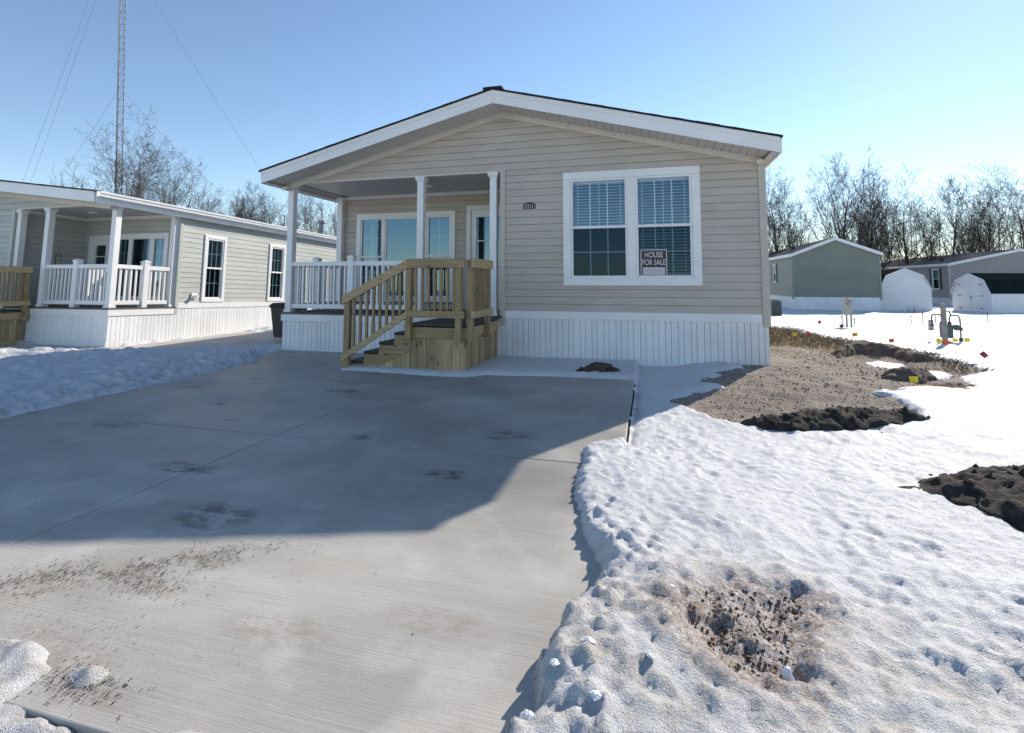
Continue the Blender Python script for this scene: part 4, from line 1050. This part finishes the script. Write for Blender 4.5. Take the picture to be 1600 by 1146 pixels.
cr = MB()
def crumbs(n, f, z=.003, sizes=(.0012, .0016, .002, .003, .004)):
    for i in range(n):
        x, y = f(); cr.rock((x, y, z), random.choice(sizes), .45)
def band(): 
    t = random.betavariate(1.2, 1.4); a = random.gauss(0, .09 + .05 * math.sin(t * 9) ** 2)
    x, y = -.45 + t * 1.25 + a * .6, -6.98 + t * .70 + a
    return (x, y) if float(fbm(np.array([x]), np.array([y]), 9., 3, 201)[0]) > random.uniform(-.25, .25) else band()
crumbs(2600, band)
crumbs(420, lambda: (random.gauss(.45, .12), random.gauss(-6.66, .045)))
crumbs(500, lambda: (random.gauss(.76, .10), random.gauss(-7.13, .035)), sizes=(.0015, .002, .003, .004))
crumbs(300, lambda: (random.gauss(.52, .2), random.gauss(-6.95, .06)), sizes=(.0012, .0018, .0025))
crumbs(500, lambda: (random.uniform(-3.3, 2.0), random.uniform(-7.1, -2.2)), sizes=(.0015, .002, .003, .004))
crumbs(180, lambda: (random.gauss(1.22, .1), random.gauss(-5.15, .035))); crumbs(160, lambda: (random.gauss(1.42, .09), random.gauss(-4.17, .05)))
for i in range(1700):
    a, b = random.uniform(2.62, 3.2), random.uniform(-6.65, -5.95)
    if inside(DIRT, a, b) > -.02: cr.rock((a, b, snow_z(a, b) + .003), random.choice((.002, .003, .004, .006, .009)), .7)
tag(cr.build('dirt', 'crumb'), 'crumbs of soil scattered over the concrete and the near snow', 'dirt', kind='stuff')

def ice_chunk(label, x, y, s, tall=.8, group='broken chunks of ice', seed=0):
    rs = random.Random(seed); m = MB(); n = 7
    rings = []
    for k, (zz, rr) in enumerate(((-.3, .8), (.15, 1.), (.65, .75), (1., .35))):
        rings.append([(s * rr * math.cos(t + k * .3) * rs.uniform(.5, 1.4), s * rr * math.sin(t + k * .3) * rs.uniform(.5, 1.4), s * tall * zz * rs.uniform(.9, 1.1)) for t in [6.283 * i / n for i in range(n)]])
    vs = sum(rings, []); fs = [(k * n + i, k * n + (i + 1) % n, (k + 1) * n + (i + 1) % n, (k + 1) * n + i) for k in range(3) for i in range(n)] + [list(range(3 * n, 4 * n))]
    m.add(vs, fs); o = m.build('ice_chunk', 'ice', bevel=s * .08); o.location = (x, y, snow_z(x, y) + s * .05); o.rotation_euler = (rs.uniform(-.5, .5) * (tall < 1), rs.uniform(-.5, .5) * (tall < 1), 0); tag(o, label, 'ice chunk', group); return o
ice_chunk('upright white ice lump standing on the dirty hollow in the snow', 2.985, -6.53, .026, 2.0, seed=1)
for i, (x, y, s) in enumerate(((2.36, -6.72, .024), (2.27, -6.83, .020), (2.55, -6.72, .017), (2.40, -6.92, .017), (2.63, -6.28, .018), (2.22, -6.98, .022))):
    ice_chunk('small broken chunk of ice lying on the rough snow right of the concrete', x, y, s, .5, seed=10 + i)

# ------------------------------------------------------------------ bare trees
def limb(m, p, q, r1, r2, n=5): m.tube(p, q, r1, r2, n, cap=False)
def make_tree(rs, H, spread=.55, bare=.25, density=1., multi=1, reach=.62):
    tr, cr_ = MB(), MB()
    cnt = [0]
    def grow(p, d_, L, r, lev):
        seg = 7 if lev == 0 else (5 if lev == 1 else (4 if lev == 2 else 3)); sl_ = L / seg
        mb = tr if lev <= 1 else cr_; n = 8 if lev == 0 else (5 if lev == 1 else 3)
        side = rs.uniform(0, 6.28)
        for k in range(seg):
            wob = (.06, .10, .13, .15, .15)[lev]
            d2 = (d_ + Vector((rs.gauss(0, wob), rs.gauss(0, wob), rs.gauss(0, wob * .6) + (.06, .20, .13, .06, .03)[lev]))).normalized()
            q = p + d2 * sl_; r2 = max(.0055, r * ((1 - .93 * (k + 1) / seg) / (1 - .93 * k / seg) if lev == 0 else 1 - .80 / seg))
            limb(mb, p, q, r, r2, n); cnt[0] += 1
            f = (k + 1) / seg
            if lev < 4 and (lev > 0 or f > bare):
                nb_ = {0: 2.7, 1: 1.9, 2: 1.75, 3: 1.5}[lev] * density; c = int(nb_) + (rs.random() < nb_ % 1)
                for j in range(c):
                    side += 2.4 + rs.uniform(-.5, .5)
                    a = d2.orthogonal().normalized(); b = d2.cross(a)
                    ang = spread * rs.uniform(.7, 1.3) * (1.1, 1.05, 1.25, 1.4)[lev]
                    cd = (d2 * math.cos(ang) + (a * math.cos(side) + b * math.sin(side)) * math.sin(ang)).normalized()
                    cl = L * (reach, .56, .52, .52)[lev] * rs.uniform(.65, 1.15) * (1.12 - .55 * f if lev == 0 else 1.05 - .35 * f)
                    grow(p + (q - p) * rs.random(), cd, cl, max(.0055, r2 * rs.uniform(.42, .60)), lev + 1)
            p, d_, r = q, d2, r2
    for i in range(multi):
        a = rs.uniform(0, 6.28); t = .0 if multi == 1 else rs.uniform(.08, .22)
        grow(Vector((t * math.cos(a), t * math.sin(a), -.3)), Vector((t * math.cos(a), t * math.sin(a), 1)).normalized(), H * .84 * rs.uniform(.88, 1.0), H * .0145 * (1 if multi == 1 else .8), 0)
    zmax = max(max(v[2] for v in tr.v), max(v[2] for v in cr_.v))
    k = H / zmax
    tr.v = [(x, y, z * k) for x, y, z in tr.v]; cr_.v = [(x, y, z * k) for x, y, z in cr_.v]
    return tr, cr_
protos = []
for i, (sp, ba, de, mu, rc) in enumerate(((.52, .10, 1.0, 1, .78), (.62, .26, .90, 1, .62), (.46, .28, .74, 2, .58), (.55, .18, .92, 1, .64), (.50, .30, .95, 1, .56), (.66, .34, .95, 1, .66), (.46, .14, .80, 3, .60))):
    t_, c_ = make_tree(random.Random(40 + i), 10., sp, ba, de, mu, rc)
    root = thing('bare_tree', 'x', 'tree')
    t_.build('trunk', 'bark', root, smooth=True); c_.build('crown', 'twig', root); protos.append(root)
TREES = [  # px of the trunk, py of the top, depth, base z, prototype, turn, width, label
    (1218, 222, 43, -.45, 0, 20, 1.0, 'tall bare tree rising beside the right eave of the tan house'),
    (1300, 230, 44, -.45, 1, 70, .95, 'tall bare tree right above the green house roof peak'),
    (1334, 248, 46, -.45, 6, 140, .95, 'dark bare tree above the right slope of the green house roof'),
    (1360, 285, 50, -.45, 2, 200, .8, 'thinner bare tree behind the right eave of the green house'),
    (1384, 288, 52, -.45, 3, 250, .8, 'slim bare tree between the green house and the plain barn shed'),
    (1407, 264, 46, -.45, 5, 300, 1.0, 'wide forked bare tree straight above the plain barn shed'),
    (1455, 276, 45, -.45, 0, 110, 1.0, 'full bare tree behind the taupe house window with shutters'),
    (1477, 272, 48, -.45, 4, 160, .9, 'bare tree just right of the full one behind the taupe house'),
    (1504, 290, 52, -.45, 6, 35, .8, 'slender bare tree above the near corner of the taupe house'),
    (1530, 268, 47, -.45, 3, 85, .9, 'bare tree rising over the shed with double doors'),
    (1588, 244, 43, -.45, 5, 190, 1.1, 'largest spreading bare tree at the right picture edge, over the taupe roof peak'),
    (1246, 290, 54, -.45, 3, 10, .8, 'faint bare tree above the left slope of the green house'),
    (203, 147, 40, 0, 0, 15, .95, 'big bare tree beside the radio mast, behind the sage grey house'),
    (262, 222, 43, 0, 5, 200, .95, 'smaller bare tree just right of the one beside the radio mast'),
    (92, 256, 44, 0, 2, 100, .5, 'small bare tree top showing over the sage house roof, left of the radio mast'),
    (322, 290, 48, 0, 1, 50, 1.0, 'leftmost bare tree of the wood between the mast tree and the tan house'),
    (358, 282, 47, 0, 6, 120, 1.0, 'rounded bare tree in the wood, above the sage house gutter'),
    (392, 284, 49, 0, 0, 220, 1.0, 'bare tree just left of the tan house eave'),
    (425, 280, 46, 0, 3, 330, .9, 'bare tree partly hidden by the tan house eave and porch post'),
    (462, 292, 48, 0, 5, 75, .9, 'bare tree seen through the porch, next to its front corner post'),
    (490, 300, 50, 0, 1, 10, .9, 'bare tree seen through the middle of the porch side opening'),
    (519, 296, 47, 0, 0, 270, .9, 'bare tree seen through the porch, beside its rear post'),
]
used = set()
for (px, py, dep, bz, k, turn, wd, lab) in TREES:
    top = pix(px, py, dep); H = top.z - bz
    o = protos[k] if k not in used else copy_tree(protos[k]); used.add(k)
    o.location = (top.x, top.y, bz); o.rotation_euler = (0, 0, R(turn)); s = H / 10.; o.scale = (s * wd, s * wd, s)
    tag(o, lab, 'tree', 'bare trees behind the houses')
# the wood beyond: slim grey trunks too many to count
wd_ = MB(); rs = random.Random(77)
def slim(p, H):
    d_ = Vector((rs.gauss(0, .05), rs.gauss(0, .05), 1)).normalized(); r = H * .007 * rs.uniform(.6, 1.4); q = Vector(p)
    for k in range(6):
        q2 = q + (d_ + Vector((rs.gauss(0, .07), rs.gauss(0, .07), 0))).normalized() * H / 6; limb(wd_, q, q2, r, r * .82, 3); 
        if k > 0:
            for j in range(4):
                a = rs.uniform(0, 6.28); e = (Vector((math.cos(a) * .6, math.sin(a) * .6, .8))).normalized(); L = H * .22 * rs.uniform(.5, 1.2)
                s0 = q + (q2 - q) * rs.random(); s1 = s0 + e * L * .5; s2 = s1 + (e + Vector((0, 0, .4))).normalized() * L * .5
                limb(wd_, s0, s1, r * .45, r * .3, 3); limb(wd_, s1, s2, r * .3, .006, 3)
                for u in range(3):
                    s3 = s0 + (s1 - s0) * rs.random(); limb(wd_, s3, s3 + (e + Vector((rs.gauss(0, .6), rs.gauss(0, .6), .4))).normalized() * L * .4, r * .2, .006, 3)
        q, r = q2, r * .82
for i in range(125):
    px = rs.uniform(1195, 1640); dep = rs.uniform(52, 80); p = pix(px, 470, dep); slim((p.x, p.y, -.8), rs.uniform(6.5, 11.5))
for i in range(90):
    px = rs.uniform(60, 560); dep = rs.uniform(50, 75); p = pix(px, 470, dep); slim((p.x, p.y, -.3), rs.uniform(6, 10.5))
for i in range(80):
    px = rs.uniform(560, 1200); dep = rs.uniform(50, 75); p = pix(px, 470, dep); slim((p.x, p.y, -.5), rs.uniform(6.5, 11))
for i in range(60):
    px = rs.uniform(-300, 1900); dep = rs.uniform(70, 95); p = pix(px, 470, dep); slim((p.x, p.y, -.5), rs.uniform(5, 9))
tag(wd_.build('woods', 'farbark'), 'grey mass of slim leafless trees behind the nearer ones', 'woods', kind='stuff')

# weeds by the plain shed
x, y, z = yard(1428, 490)
wk = MB()
for i in range(26):
    a = random.uniform(0, 6.28); h = random.uniform(.15, .5); sx0, sy0 = random.gauss(0, .35), random.gauss(0, .1)
    wk.tube((sx0, sy0, -.05), (sx0 + .12 * math.cos(a), sy0 + .12 * math.sin(a), h), .008, .004, 4)
wo = wk.build('weeds', 'leafgreen'); wo.location = (x, y, z); tag(wo, 'dry weed stems in the snow in front of the plain barn shed', 'weeds', kind='stuff')

# ------------------------------------------------------------------ radio mast with guy wires
b0 = pix(180, 467, 47.); MX, MY = b0.x, b0.y
ms_ = thing('radio_mast', 'tall thin lattice radio mast rising behind the sage grey house', 'radio mast', (MX, MY, 0))
w_ = .30; A = [(w_ * math.cos(t), w_ * math.sin(t)) for t in (R(-75), R(45), R(165))]
m = MB(); HM = 46.
LN = -.034                                                           # added lean: mast sheared sideways to look more upright from the camera
lean = lambda x, y, z: (x + LN * z * math.cos(yaw), y - LN * z * math.sin(yaw), z)
m.tf = lean
for (x, y) in A: m.tube((x, y, 0), (x, y, HM), .034, n=6)
z = 0.; k = 0
br = MB(lean)
while z < HM - .01:
    z2 = z + .62
    for i in range(3):
        (x0, y0), (x1, y1) = A[i], A[(i + 1) % 3]
        br.tube((x0, y0, z), (x1, y1, z2), .014, n=3, cap=False) if k % 2 else br.tube((x1, y1, z), (x0, y0, z2), .014, n=3, cap=False)
        br.tube((x0, y0, z2), (x1, y1, z2), .013, n=3, cap=False)
    z = z2; k += 1
m.build('mast_leg', 'mast', ms_); br.build('bracing', 'mast', ms_)
def guy(q0, d0, q1, d1):
    p, q = pix(*q0, d0), pix(*q1, d1); o_ = Vector((MX, MY, 0))
    # a slight sag
    pts = [p + (q - p) * t - Vector((0, 0, .35 * 4 * t * (1 - t))) - o_ for t in np.linspace(0, 1, 9)]
    g_ = MB()
    for a, b in zip(pts[:-1], pts[1:]): g_.tube(a, b, .009, n=4, cap=False)
    g_.build('guy_wire', 'wire', ms_)
guy((194, -160), 47, (35, 285), 43); guy((194, -130), 47, (46, 290), 46); guy((194, -80), 47, (420, 285), 46); guy((184, 141), 47, (92, 275), 46); guy((191, 141), 47, (345, 300), 47)
